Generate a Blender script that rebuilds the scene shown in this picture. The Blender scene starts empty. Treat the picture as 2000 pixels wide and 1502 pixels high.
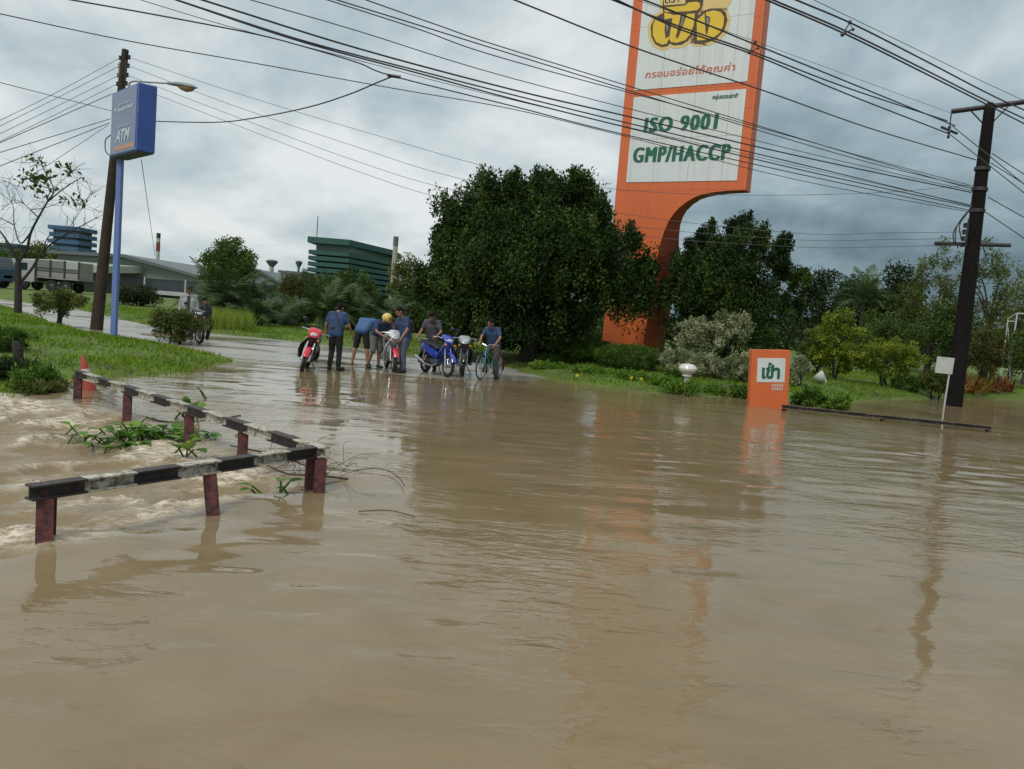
import bpy, math, random
import numpy as np
from mathutils import Vector, Matrix, Euler
R = math.radians
SC = bpy.context.scene
COL = SC.collection

# ------------------------------------------------------------------ camera
CAM_H = 1.70; FPX = 1550.0; ROLL = R(4.7); PITCH = R(5.0)
_cr, _sr, _cp, _sp = math.cos(ROLL), math.sin(ROLL), math.cos(PITCH), math.sin(PITCH)
cam_data = bpy.data.cameras.new('camera'); cam = bpy.data.objects.new('camera', cam_data); COL.objects.link(cam)
_rt = Vector((_cr, _sr*_sp, _sr*_cp)); _up = Vector((-_sr, _cr*_sp, _cr*_cp)); _fw = Vector((0, _cp, -_sp))
_m = Matrix.Identity(4)
for i in range(3):
    _m[i][0] = _rt[i]; _m[i][1] = _up[i]; _m[i][2] = -_fw[i]
_m[2][3] = CAM_H
cam.matrix_world = _m
cam_data.sensor_width = 36.0; cam_data.lens = FPX/2000*36; cam_data.clip_start = 0.1; cam_data.clip_end = 3000
SC.camera = cam

# ------------------------------------------------------------------ sky and sun
SUN_EL, SUN_AZ = R(50), R(205)       # azimuth clockwise from +Y (north): behind the camera, to the left
w = bpy.data.worlds.new('World'); SC.world = w; w.use_nodes = True
nt = w.node_tree; N = nt.nodes; L = nt.links; N.clear()
def nd(t, **k):
    n = N.new(t)
    for a, b in k.items(): setattr(n, a, b)
    return n
def mth(op, a, b=None, clamp=False):
    n = nd('ShaderNodeMath', operation=op); n.use_clamp = clamp
    for i, v in enumerate((a, b)):
        if v is None: continue
        if isinstance(v, (int, float)): n.inputs[i].default_value = v
        else: L.new(v, n.inputs[i])
    return n.outputs[0]
sky = nd('ShaderNodeTexSky', sky_type='NISHITA'); sky.sun_disc = False
sky.sun_elevation = SUN_EL; sky.sun_rotation = SUN_AZ; sky.dust_density = 2.0
tc = nd('ShaderNodeTexCoord'); sep = nd('ShaderNodeSeparateXYZ'); L.new(tc.outputs['Generated'], sep.inputs[0])
zc = mth('ADD', mth('MAXIMUM', sep.outputs[2], 0.0), 0.42)
cx = mth('DIVIDE', sep.outputs[0], zc); cy = mth('DIVIDE', sep.outputs[1], zc)
cmb = nd('ShaderNodeCombineXYZ'); L.new(cx, cmb.inputs[0]); L.new(cy, cmb.inputs[1])
def wnoise(scale, detail, rough, dist, off):
    mp = nd('ShaderNodeMapping'); L.new(cmb.outputs[0], mp.inputs[0]); mp.inputs['Location'].default_value = off
    n = nd('ShaderNodeTexNoise'); L.new(mp.outputs[0], n.inputs['Vector'])
    n.inputs['Scale'].default_value = scale; n.inputs['Detail'].default_value = detail
    n.inputs['Roughness'].default_value = rough; n.inputs['Distortion'].default_value = dist
    return n.outputs[0]
big = wnoise(0.55, 3, 0.5, 0.2, (3.1, 1.7, 0)); fine = wnoise(1.9, 9, 0.58, 0.25, (7.7, 2.2, 0)); puff = wnoise(3.4, 8, 0.55, 0.3, (1.3, 8.8, 0))
# darker rain clouds low in the east (right), brighter in the west
east = mth('MULTIPLY', sep.outputs[0], 0.30)
low = mth('SUBTRACT', 1.0, mth('MULTIPLY', mth('MAXIMUM', sep.outputs[2], 0.0), 1.9), clamp=True)
dark = mth('MULTIPLY', mth('MAXIMUM', east, 0.0), mth('MULTIPLY', low, low))
v = mth('ADD', mth('ADD', mth('MULTIPLY', big, 0.26), mth('MULTIPLY', fine, 0.50)), mth('ADD', mth('MULTIPLY', puff, 0.34), 0.115))
v = mth('ADD', mth('MULTIPLY', mth('SUBTRACT', v, 0.62), 1.45), 0.632)
v = mth('ADD', v, mth('MULTIPLY', mth('MAXIMUM', mth('MULTIPLY', sep.outputs[0], -1.0), 0.0), 0.13))
v = mth('SUBTRACT', v, mth('MULTIPLY', dark, 4.3))
v = mth('ADD', v, mth('MULTIPLY', mth('MAXIMUM', sep.outputs[2], 0.0), 0.10))
cr = nd('ShaderNodeValToRGB'); L.new(v, cr.inputs[0])
els = cr.color_ramp.elements
els[0].position = 0.34; els[0].color = (0.125, 0.19, 0.225, 1)
els[1].position = 0.84; els[1].color = (0.80, 0.84, 0.84, 1)
for p, c in ((0.48, (0.245, 0.335, 0.38, 1)), (0.60, (0.40, 0.50, 0.545, 1)), (0.70, (0.545, 0.63, 0.655, 1))):
    e = els.new(p); e.color = c
mixs = nd('ShaderNodeMixRGB'); mixs.inputs[0].default_value = 0.93
sk = nd('ShaderNodeMixRGB', blend_type='MULTIPLY'); sk.inputs[0].default_value = 1; L.new(sky.outputs[0], sk.inputs[1]); sk.inputs[2].default_value = (0.1, 0.1, 0.1, 1)
L.new(sk.outputs[0], mixs.inputs[1]); L.new(cr.outputs[0], mixs.inputs[2])
bg = nd('ShaderNodeBackground'); L.new(mixs.outputs[0], bg.inputs[0]); bg.inputs[1].default_value = 1.0
wo = nd('ShaderNodeOutputWorld'); L.new(bg.outputs[0], wo.inputs[0])
sd = bpy.data.lights.new('sun', 'SUN'); sd.energy = 1.5; sd.angle = R(14); sd.color = (1, 0.97, 0.92)
sun = bpy.data.objects.new('sun', sd); COL.objects.link(sun)
_d = Vector((math.sin(SUN_AZ)*math.cos(SUN_EL), math.cos(SUN_AZ)*math.cos(SUN_EL), math.sin(SUN_EL)))
sun.rotation_euler = _d.to_track_quat('Z', 'Y').to_euler(); sun.location = (0, 0, 40)
SC.view_settings.view_transform = 'Standard'; SC.view_settings.look = 'None'
SC.view_settings.exposure = 0.0; SC.view_settings.gamma = 1.0; SC.view_settings.use_curve_mapping = False

# ------------------------------------------------------------------ helpers: pixels to places
def ray(px, py):
    x = (px-1000)/FPX; y = -(py-751)/FPX
    a = x*_cr-y*_sr; b = x*_sr+y*_cr
    return Vector((a, _cp+b*_sp, -_sp+b*_cp))
O = Vector((0, 0, CAM_H))
def gp(px, py, z=0.0):
    d = ray(px, py); return O+d*((z-CAM_H)/d.z)
def at(px, py, Y):
    d = ray(px, py); return O+d*(Y/d.y)
def on_plane(px, py, p, n):
    d = ray(px, py); return O+d*((p-O).dot(n)/d.dot(n))
def px_of(p):
    q = Vector(p)-O; z = q.dot(_fw)
    return (1000+FPX*q.dot(_rt)/z, 751-FPX*q.dot(_up)/z)

# ------------------------------------------------------------------ numpy noise
def vnoise(x, y, seed=0):
    x = np.asarray(x, float); y = np.asarray(y, float)
    xi = np.floor(x).astype(np.int64); yi = np.floor(y).astype(np.int64); fx = x-xi; fy = y-yi
    def h(a, b):
        k = (a*374761393+b*668265263+seed*974711) & 0xffffffff
        k = ((k ^ (k >> 13))*1274126177) & 0xffffffff
        return ((k ^ (k >> 16)) & 0xffff)/65535.0
    u = fx*fx*fx*(fx*(fx*6-15)+10); v_ = fy*fy*fy*(fy*(fy*6-15)+10)
    return ((h(xi, yi)*(1-u)+h(xi+1, yi)*u)*(1-v_)+(h(xi, yi+1)*(1-u)+h(xi+1, yi+1)*u)*v_)*2-1
def fbm(x, y, o=4, seed=0):
    s = 0; a = 1.0; t = 0
    for i in range(o):
        s = s+a*vnoise(x*2**i+i*13.7, y*2**i+i*7.3, seed+i); t += a; a *= .5
    return s/t
def sstep(a, b, x):
    t = np.clip((x-a)/(b-a), 0, 1); return t*t*(3-2*t)
def sd_poly(X, Y, poly):
    X = np.asarray(X, float); Y = np.asarray(Y, float)
    d = np.full(X.shape, 1e9); ins = np.zeros(X.shape, bool); n = len(poly)
    for i in range(n):
        ax, ay = poly[i]; bx, by = poly[(i+1) % n]
        ex, ey = bx-ax, by-ay; t = np.clip(((X-ax)*ex+(Y-ay)*ey)/(ex*ex+ey*ey+1e-12), 0, 1)
        d = np.minimum(d, np.hypot(X-ax-t*ex, Y-ay-t*ey))
        c = ((ay > Y) != (by > Y)) & (X < (bx-ax)*(Y-ay)/(by-ay+1e-12)+ax); ins ^= c
    return np.where(ins, d, -d)

# ------------------------------------------------------------------ materials
MATS = {}
def mat(name, col, rough=0.6, metal=0.0, var=0.12, scale=6.0, bump=0.0, bscale=40.0, col2=None, mask=(0.45, 0.62), spec=0.5, coat=0.0, streak=False):
    if name in MATS: return MATS[name]
    m = bpy.data.materials.new(name); m.use_nodes = True; MATS[name] = m
    n = m.node_tree.nodes; l = m.node_tree.links; p = n['Principled BSDF']
    p.inputs['Roughness'].default_value = rough; p.inputs['Metallic'].default_value = metal
    p.inputs['Specular IOR Level'].default_value = spec; p.inputs['Coat Weight'].default_value = coat
    t = n.new('ShaderNodeTexCoord'); x = n.new('ShaderNodeTexNoise'); l.new(t.outputs['Object'], x.inputs['Vector'])
    x.inputs['Scale'].default_value = scale; x.inputs['Detail'].default_value = 7; x.inputs['Roughness'].default_value = 0.65
    tv = t.outputs['Object']
    if streak:
        mpp = n.new('ShaderNodeMapping'); l.new(tv, mpp.inputs[0]); mpp.inputs['Scale'].default_value = (3, 3, .16); tv = mpp.outputs[0]
    r = n.new('ShaderNodeValToRGB'); l.new(x.outputs[0], r.inputs[0]); e = r.color_ramp.elements
    e[0].position = 0.3; e[1].position = 0.72
    e[0].color = tuple(max(0, c*(1-var)) for c in col)+(1,); e[1].color = tuple(min(1, c*(1+var)) for c in col)+(1,)
    out = r.outputs[0]
    if col2:
        x2 = n.new('ShaderNodeTexNoise'); l.new(tv, x2.inputs['Vector']); x2.inputs['Scale'].default_value = scale*1.7
        x2.inputs['Detail'].default_value = 9; x2.inputs['Roughness'].default_value = 0.7
        r2 = n.new('ShaderNodeMapRange'); l.new(x2.outputs[0], r2.inputs[0]); r2.inputs[1].default_value = mask[0]; r2.inputs[2].default_value = mask[1]
        mx = n.new('ShaderNodeMixRGB'); l.new(r2.outputs[0], mx.inputs[0]); l.new(out, mx.inputs[1]); mx.inputs[2].default_value = tuple(col2)+(1,); out = mx.outputs[0]
    l.new(out, p.inputs['Base Color'])
    if bump:
        x3 = n.new('ShaderNodeTexNoise'); l.new(t.outputs['Object'], x3.inputs['Vector']); x3.inputs['Scale'].default_value = bscale; x3.inputs['Detail'].default_value = 6
        b = n.new('ShaderNodeBump'); l.new(x3.outputs[0], b.inputs['Height']); b.inputs['Strength'].default_value = bump; b.inputs['Distance'].default_value = 0.02
        l.new(b.outputs[0], p.inputs['Normal'])
    return m
def leafmat(name, dark, mid, light, rough=0.5, trans=0.25):
    if name in MATS: return MATS[name]
    m = bpy.data.materials.new(name); m.use_nodes = True; MATS[name] = m
    n = m.node_tree.nodes; l = m.node_tree.links; p = n['Principled BSDF']
    a = n.new('ShaderNodeAttribute'); a.attribute_name = 'tint'
    r = n.new('ShaderNodeValToRGB'); l.new(a.outputs['Fac'], r.inputs[0]); e = r.color_ramp.elements
    e[0].color = dark+(1,); e[1].color = light+(1,); e[1].position = 1.0; k = e.new(0.55); k.color = mid+(1,)
    l.new(r.outputs[0], p.inputs['Base Color']); p.inputs['Roughness'].default_value = rough; p.inputs['Specular IOR Level'].default_value = 0.16
    tr = n.new('ShaderNodeBsdfTranslucent'); l.new(r.outputs[0], tr.inputs[0])
    mx = n.new('ShaderNodeMixShader'); mx.inputs[0].default_value = trans; l.new(p.outputs[0], mx.inputs[1]); l.new(tr.outputs[0], mx.inputs[2])
    l.new(mx.outputs[0], n['Material Output'].inputs[0])
    return m

# ------------------------------------------------------------------ mesh builder and scene objects
def tag(o, label=None, cat=None, group=None, kind=None):
    if label: o['label'] = label
    if cat: o['category'] = cat
    if group: o['group'] = group
    if kind: o['kind'] = kind
    return o
def thing(name, label, cat, loc=(0, 0, 0), rz=0.0, group=None):
    o = bpy.data.objects.new(name, None); COL.objects.link(o); o.empty_display_size = 0.2
    o.location = loc; o.rotation_euler = (0, 0, rz); return tag(o, label, cat, group)
def link(name, me, parent=None, loc=None):
    o = bpy.data.objects.new(name, me); COL.objects.link(o); o.parent = parent
    if loc is not None: o.location = loc
    return o
def tomesh(name, v, f, mats, mi=None, smooth=None):
    me = bpy.data.meshes.new(name); me.from_pydata([tuple(p) for p in v], [], f)
    for m in (mats if isinstance(mats, (list, tuple)) else [mats]): me.materials.append(m)
    if mi is not None and len(mi) == len(me.polygons): me.polygons.foreach_set('material_index', mi)
    if smooth:
        me.polygons.foreach_set('use_smooth', [True]*len(me.polygons))
        me.set_sharp_from_angle(angle=R(smooth))
    me.update(); return me
class MB:
    def __init__(s): s.v = []; s.f = []; s.m = []
    def add(s, v, f, mi=0):
        b = len(s.v); s.v += [Vector(p) for p in v]; s.f += [[b+i for i in q] for q in f]; s.m += [mi]*len(f); return s
    def box(s, c, d, rot=None, mi=0, bev=0.0):
        c = Vector(c); hx, hy, hz = d[0]/2, d[1]/2, d[2]/2
        M = rot if isinstance(rot, Matrix) else (Euler(rot).to_matrix() if rot else Matrix.Identity(3))
        if bev <= 0:
            vs = [Vector((x, y, z)) for z in (-hz, hz) for x, y in ((-hx, -hy), (hx, -hy), (hx, hy), (-hx, hy))]
            fs = [(3, 2, 1, 0), (4, 5, 6, 7), (0, 1, 5, 4), (1, 2, 6, 5), (2, 3, 7, 6), (3, 0, 4, 7)]
        else:
            b = min(bev, hx*.9, hy*.9, hz*.9); vs = []; fs = []
            oc = [(-hx+b, -hy), (hx-b, -hy), (hx, -hy+b), (hx, hy-b), (hx-b, hy), (-hx+b, hy), (-hx, hy-b), (-hx, -hy+b)]
            inn = [(x*(hx-b)/hx if abs(x) == hx else x, y*(hy-b)/hy if abs(y) == hy else y) for x, y in oc]
            for ring, z in ((inn, -hz), (oc, -hz+b), (oc, hz-b), (inn, hz)): vs += [Vector((x, y, z)) for x, y in ring]
            fs.append(list(range(7, -1, -1))); fs.append(list(range(24, 32)))
            for k in range(3):
                for i in range(8): fs.append((k*8+i, k*8+(i+1) % 8, k*8+8+(i+1) % 8, k*8+8+i))
        return s.add([c+M @ p for p in vs], fs, mi)
    def tube(s, pts, r, n=8, mi=0, closed=False, flat=1.0):
        pts = [Vector(p) for p in pts]; k = len(pts); rr = r if isinstance(r, (list, tuple)) else [r]*k
        vs = []; fs = []; up = None
        for i, p in enumerate(pts):
            a = pts[(i-1) % k] if (closed or i > 0) else p; b = pts[(i+1) % k] if (closed or i < k-1) else p
            t = (b-a).normalized() if (b-a).length > 1e-9 else Vector((0, 0, 1))
            if up is None: up = Vector((0, 0, 1)) if abs(t.z) < .9 else Vector((1, 0, 0))
            x = t.cross(up)
            if x.length < 1e-6: x = t.orthogonal()
            x.normalize(); y = x.cross(t).normalized(); up = y
            for j in range(n):
                an = 2*math.pi*j/n; vs.append(p+(x*math.cos(an)+y*math.sin(an)*flat)*rr[i])
        for i in range(k if closed else k-1):
            i2 = (i+1) % k
            for j in range(n): fs.append((i*n+j, i2*n+j, i2*n+(j+1) % n, i*n+(j+1) % n))
        if not closed: fs.append(list(range(n))); fs.append([(k-1)*n+n-1-j for j in range(n)])
        return s.add(vs, fs, mi)
    def cyl(s, a, b, r, r2=None, n=12, mi=0): return s.tube([a, b], [r, r if r2 is None else r2], n, mi)
    def sph(s, c, r, nu=12, nv=8, mi=0, M=None):
        c = Vector(c); r = r if isinstance(r, (tuple, list)) else (r, r, r); vs = []; fs = []
        M = M or Matrix.Identity(3)
        vs.append(c+M @ Vector((0, 0, -r[2])))
        for i in range(1, nv):
            ph = math.pi*i/nv-math.pi/2
            for j in range(nu):
                th = 2*math.pi*j/nu; vs.append(c+M @ Vector((r[0]*math.cos(ph)*math.cos(th), r[1]*math.cos(ph)*math.sin(th), r[2]*math.sin(ph))))
        vs.append(c+M @ Vector((0, 0, r[2]))); e = len(vs)-1
        for j in range(nu):
            fs.append((0, 1+(j+1) % nu, 1+j)); fs.append((e, 1+(nv-2)*nu+j, 1+(nv-2)*nu+(j+1) % nu))
        for i in range(nv-2):
            for j in range(nu): fs.append((1+i*nu+j, 1+i*nu+(j+1) % nu, 1+(i+1)*nu+(j+1) % nu, 1+(i+1)*nu+j))
        return s.add(vs, fs, mi)
    def caps(s, a, b, ra, rb, n=12, mi=0):
        a = Vector(a); b = Vector(b); t = b-a; ln = t.length
        if ln < 1e-5: return s.sph(a, ra, n, 8, mi)
        t /= ln; P = []; RR = []
        for k in range(1, 5): an = k*math.pi/8; P.append(a-t*ra*math.cos(an)); RR.append(ra*math.sin(an))
        P.append(a+t*1e-4); RR.append(ra); P.append(b-t*1e-4); RR.append(rb)
        for k in range(4, 0, -1): an = k*math.pi/8; P.append(b+t*rb*math.cos(an)); RR.append(rb*math.sin(an))
        return s.tube(P, RR, n, mi)
    def lathe(s, prof, n=16, c=(0, 0, 0), M=None, mi=0):
        c = Vector(c); M = M or Matrix.Identity(3); vs = []; fs = []; k = len(prof)
        for r, z in prof:
            for j in range(n): an = 2*math.pi*j/n; vs.append(c+M @ Vector((r*math.cos(an), r*math.sin(an), z)))
        for i in range(k-1):
            for j in range(n): fs.append((i*n+j, i*n+(j+1) % n, (i+1)*n+(j+1) % n, (i+1)*n+j))
        fs.append([n-1-j for j in range(n)]); fs.append([(k-1)*n+j for j in range(n)])
        return s.add(vs, fs, mi)
    def torus(s, c, Rr, r, axis='Y', n=24, k=8, mi=0, sq=1.0):
        pts = []
        for j in range(n):
            a = 2*math.pi*j/n; ca, sa = Rr*math.cos(a), Rr*math.sin(a)
            pts.append(Vector(c)+Vector({'Y': (ca, 0, sa), 'Z': (ca, sa, 0), 'X': (0, ca, sa)}[axis]))
        return s.tube(pts, r, k, mi, closed=True)
    def loft(s, rings, mi=0, cap=True):
        n = len(rings[0]); vs = [p for r in rings for p in r]; fs = []
        for i in range(len(rings)-1):
            for j in range(n): fs.append((i*n+j, i*n+(j+1) % n, (i+1)*n+(j+1) % n, (i+1)*n+j))
        if cap: fs.append([n-1-j for j in range(n)]); fs.append([(len(rings)-1)*n+j for j in range(n)])
        return s.add(vs, fs, mi)
    def eloft(s, secs, n=14, mi=0, e=2.6):
        """secs: (centre, half width along y, half height along the section's second axis, tilt angle about y)"""
        rings = []
        for c, hy, hz, tl in secs:
            ax = Vector((math.sin(tl), 0, math.cos(tl))); ring = []
            for j in range(n):
                a = 2*math.pi*j/n; ca, sa = math.cos(a), math.sin(a)
                ring.append(Vector(c)+Vector((0, 1, 0))*hy*math.copysign(abs(ca)**(2/e), ca)+ax*hz*math.copysign(abs(sa)**(2/e), sa))
            rings.append(ring)
        return s.loft(rings, mi)
    def prism(s, poly, off, mi=0):
        n = len(poly); a = [Vector(p) for p in poly]; off = Vector(off); b = [p+off for p in a]
        fs = [list(range(n)), [2*n-1-i for i in range(n)]]
        for i in range(n): fs.append((i, i+n, (i+1) % n+n, (i+1) % n))
        return s.add(a+b, fs, mi)
    def build(s, name, mats, parent=None, smooth=35, origin=None, loc=None):
        if origin is not None: o = Vector(origin); s.v = [p-o for p in s.v]
        return link(name, tomesh(name, s.v, s.f, mats, s.m, smooth), parent, loc)
def fastmesh(name, V, F4, mats, tint=None, tri=False):
    """V (n,3) array, F4 (m,k) array"""
    me = bpy.data.meshes.new(name); k = F4.shape[1]; m = len(F4)
    me.vertices.add(len(V)); me.vertices.foreach_set('co', np.asarray(V, np.float32).ravel())
    me.loops.add(m*k); me.loops.foreach_set('vertex_index', F4.astype(np.int32).ravel())
    me.polygons.add(m); me.polygons.foreach_set('loop_start', np.arange(m, dtype=np.int32)*k)
    for q in (mats if isinstance(mats, (list, tuple)) else [mats]): me.materials.append(q)
    me.update(calc_edges=True)
    if tint is not None:
        a = me.attributes.new('tint', 'FLOAT', 'FACE'); a.data.foreach_set('value', np.asarray(tint, np.float32))
    return me
def grid_mesh(name, xs, ys, zf, mats, smooth=True):
    X, Y = np.meshgrid(xs, ys); Z = zf(X, Y); nx, ny = len(xs), len(ys)
    V = np.stack([X, Y, Z], -1).reshape(-1, 3); i = np.arange(nx-1)[None, :]+np.arange(ny-1)[:, None]*nx
    F = np.stack([i, i+1, i+nx+1, i+nx], -1).reshape(-1, 4)
    me = fastmesh(name, V, F, mats)
    if smooth: me.polygons.foreach_set('use_smooth', np.ones(len(F), bool))
    return me, X, Y, Z
def copy_tree(o, parent=None):
    c = o.copy(); COL.objects.link(c); c.parent = parent
    for ch in [k for k in o.children]: copy_tree(ch, c)
    return c
def text_mesh(body, size, ext=0.004, bold=0.0, shear=0.0, spacing=1.0, align='LEFT'):
    cu = bpy.data.curves.new('lettering', 'FONT'); cu.body = body; cu.size = size; cu.extrude = ext; cu.offset = bold; cu.shear = shear
    cu.space_character = spacing; cu.align_x = align; cu.resolution_u = 4
    o = bpy.data.objects.new('lettering', cu); COL.objects.link(o)
    dg = bpy.context.evaluated_depsgraph_get(); me = bpy.data.meshes.new_from_object(o.evaluated_get(dg))
    bpy.data.objects.remove(o); bpy.data.curves.remove(cu); return me
def lettering(name, body, size, m, parent, frame, u0, w0, width=None, height=None, off=0.0, **k):
    """put text on a face: frame = (origin, u, w, n) in parent's space; u0,w0 lower-left; stretched to width x height"""
    me = text_mesh(body, size, **k); n = len(me.vertices); co = np.empty(n*3, np.float32); me.vertices.foreach_get('co', co); co = co.reshape(-1, 3)
    mn, mx = co.min(0), co.max(0); sx = (width/(mx[0]-mn[0])) if width else 1; sy = (height/(mx[1]-mn[1])) if height else sx
    Or, U, W, Nn = [np.array(q) for q in frame]
    P = Or+np.outer((co[:, 0]-mn[0])*sx+u0, U)+np.outer((co[:, 1]-mn[1])*sy+w0, W)+np.outer(co[:, 2]-mn[2]+off, Nn)
    me.vertices.foreach_set('co', P.astype(np.float32).ravel()); me.materials.clear(); me.materials.append(m); me.update()
    return link(name, me, parent)

# ------------------------------------------------------------------ foliage
def leaves(name, C, size, m, parent, rng, tint=None, aspect=0.5, out=None, bend=0.0, kind=None, updir=0.0):
    """C (n,3) leaf positions; one folded diamond for each leaf"""
    n = len(C); d = rng.normal(size=(n, 3)); d[:, 2] += updir
    if out is not None: d += out*1.2
    d /= np.linalg.norm(d, axis=1)[:, None]+1e-9
    s = rng.normal(size=(n, 3)); s -= d*(s*d).sum(1)[:, None]; s /= np.linalg.norm(s, axis=1)[:, None]+1e-9
    L_ = size*rng.uniform(.65, 1.35, n)[:, None]; W_ = L_*aspect*0.5
    nn = np.cross(d, s)
    V = np.stack([C, C+d*L_*.45+s*W_+nn*L_*.05, C+d*L_, C+d*L_*.45-s*W_+nn*L_*.05], 1).reshape(-1, 3)
    F = np.arange(n*4).reshape(-1, 4)
    if tint is None: tint = rng.random(n)
    o = link(name, fastmesh(name, V, F, m, np.clip(tint, 0, 1)), parent)
    if kind: o['kind'] = kind
    return o
def blob_pts(blobs, n, rng, shell=0.55, up=-1.0):
    B = np.array(blobs, float); wt = (B[:, 3]*B[:, 4]+B[:, 4]*B[:, 5]+B[:, 3]*B[:, 5]); wt /= wt.sum()
    k = rng.choice(len(B), n, p=wt); d = rng.normal(size=(n, 3)); d /= np.linalg.norm(d, axis=1)[:, None]
    r = shell+(1-shell)*rng.random(n)**0.6; P = B[k, :3]+d*B[k, 3:6]*r[:, None]
    return P, d, k
def clumped(center, rad, nclump, cr_, nleaf, rng, vert=1.6, low=-0.75, rough=0.12, fill=0.35):
    """clumps of leaves near the surface of an ellipsoid and some inside it"""
    c = np.array(center); rad = np.array(rad); d = rng.normal(size=(nclump*3, 3)); d /= np.linalg.norm(d, axis=1)[:, None]
    d = d[d[:, 2] > low][:nclump]; r = np.where(rng.random(len(d)) < fill, rng.uniform(.35, .85, len(d)), rng.uniform(.82, 1.0, len(d)))
    r = r*(1+rough*rng.normal(size=len(d))); cc = c+d*rad*r[:, None]
    k = rng.integers(0, len(d), nleaf); g = rng.normal(size=(nleaf, 3)); g *= (rng.random(nleaf)**.45/np.linalg.norm(g, axis=1))[:, None]
    s = cr_*rng.uniform(.6, 1.35, len(d)); P = cc[k]+g*s[k][:, None]*np.array([1, 1, vert]); 
    ct = rng.random(len(d)); tint = .68*ct[k]+.36*rng.random(nleaf)-.02
    return P, d[k], tint
# ================================================================== THE SETTING
def roadz(y): return np.clip((np.asarray(y, float)-20.3)*0.0085, -0.25, 0.33)
def gr(px, py):
    p = gp(px, py, 0)
    for _ in range(6): p = gp(px, py, float(roadz(p.y)))
    return p
def xy(l): return [(gr(a, b).x, gr(a, b).y) for a, b in l]
ISLE = xy([(470, 704), (440, 716), (400, 727), (330, 745), (250, 749), (150, 752), (112, 770), (60, 781), (0, 784)])+[(-14, 9.5), (-40, 12), (-60, 40), (-34, 44)]+xy([(20, 601), (60, 613), (110, 632), (200, 655), (270, 668), (340, 679), (420, 694)])
GARD = xy([(400, 650), (500, 660), (600, 669), (700, 681), (800, 693), (900, 705), (985, 717), (1030, 730), (1090, 743), (1200, 757), (1290, 769), (1400, 774), (1500, 777), (1600, 788), (1660, 782), (1700, 780)])+[(gp(a, b, 0).x, gp(a, b, 0).y) for a, b in ((1760, 779), (1850, 777), (1920, 776), (2000, 779), (2250, 792))]+[(70, 38), (400, 60), (400, 420), (-400, 420), (-400, 120), (-90, 78), (-45, 55)]+xy([(150, 604), (200, 616), (280, 634)])
def landf(X, Y):
    X = np.asarray(X, float); Y = np.asarray(Y, float)
    a = sd_poly(X, Y, ISLE); b = sd_poly(X, Y, GARD)
    w_ = 0.10*fbm(X*1.3, Y*1.3, 3, 5)
    ia = 0.055+0.22*sstep(0, 1.6, a+w_)+0.04*fbm(X*.5, Y*.5, 3, 9)
    ib = 0.055+0.14*sstep(0, 1.2, b+w_)+0.05*fbm(X*.4, Y*.4, 3, 11)+0.45*np.exp(-((X-5)/4.5)**2-((Y-29)/4.5)**2)*sstep(0, 3, b)
    z = np.where(a+w_ > -0.12, sstep(-.12, .08, a+w_)*ia, 0); z = np.maximum(z, np.where(b+w_ > -0.12, sstep(-.12, .08, b+w_)*ib, 0))
    return z, np.maximum(a, b)
def GZa(X, Y):
    z, s_ = landf(X, Y); return roadz(Y)-0.05+z-.4*sstep(.0, 4, X)*(1-sstep(-.35, .0, s_))
def GZ(x, y): return float(GZa(np.array([x]), np.array([y]))[0])
def place(px, py):
    """a point on the dry ground seen at a pixel"""
    p = gr(px, py)
    for _ in range(8): p = gp(px, py, GZ(p.x, p.y))
    return p

# ground
gm = bpy.data.materials.new('ground_grass'); gm.use_nodes = True
n = gm.node_tree.nodes; l = gm.node_tree.links; p = n['Principled BSDF']; p.inputs['Roughness'].default_value = 0.9
t = n.new('ShaderNodeTexCoord'); x1 = n.new('ShaderNodeTexNoise'); l.new(t.outputs['Object'], x1.inputs[0]); x1.inputs['Scale'].default_value = 0.9; x1.inputs['Detail'].default_value = 9; x1.inputs['Roughness'].default_value = .7
r1 = n.new('ShaderNodeValToRGB'); l.new(x1.outputs[0], r1.inputs[0]); e = r1.color_ramp.elements
e[0].position = .34; e[0].color = (.10, .075, .04, 1); e[1].position = .62; e[1].color = (.13, .205, .024, 1); k = e.new(.46); k.color = (.085, .135, .02, 1)
l.new(r1.outputs[0], p.inputs['Base Color'])
x2 = n.new('ShaderNodeTexNoise'); l.new(t.outputs['Object'], x2.inputs[0]); x2.inputs['Scale'].default_value = 25; x2.inputs['Detail'].default_value = 5
b_ = n.new('ShaderNodeBump'); l.new(x2.outputs[0], b_.inputs['Height']); b_.inputs['Strength'].default_value = .6; b_.inputs['Distance'].default_value = .06; l.new(b_.outputs[0], p.inputs['Normal'])
xs = np.concatenate([np.linspace(-600, -45, 24), np.arange(-40, 40, .27), np.linspace(45, 600, 24)])
ys = np.concatenate([np.linspace(-60, 4, 8), np.arange(6, 45, .27), np.arange(45, 90, 1.5), np.linspace(95, 1500, 30)])
me, X, Y, Z = grid_mesh('ground', xs, ys, lambda X, Y: GZa(X, Y)-0.25*(Y < 5)-.6*(landf(X, Y)[1] < -.3)*((X < 0) & (Y < 14)), gm)
tag(link('ground', me), kind='structure')

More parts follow.
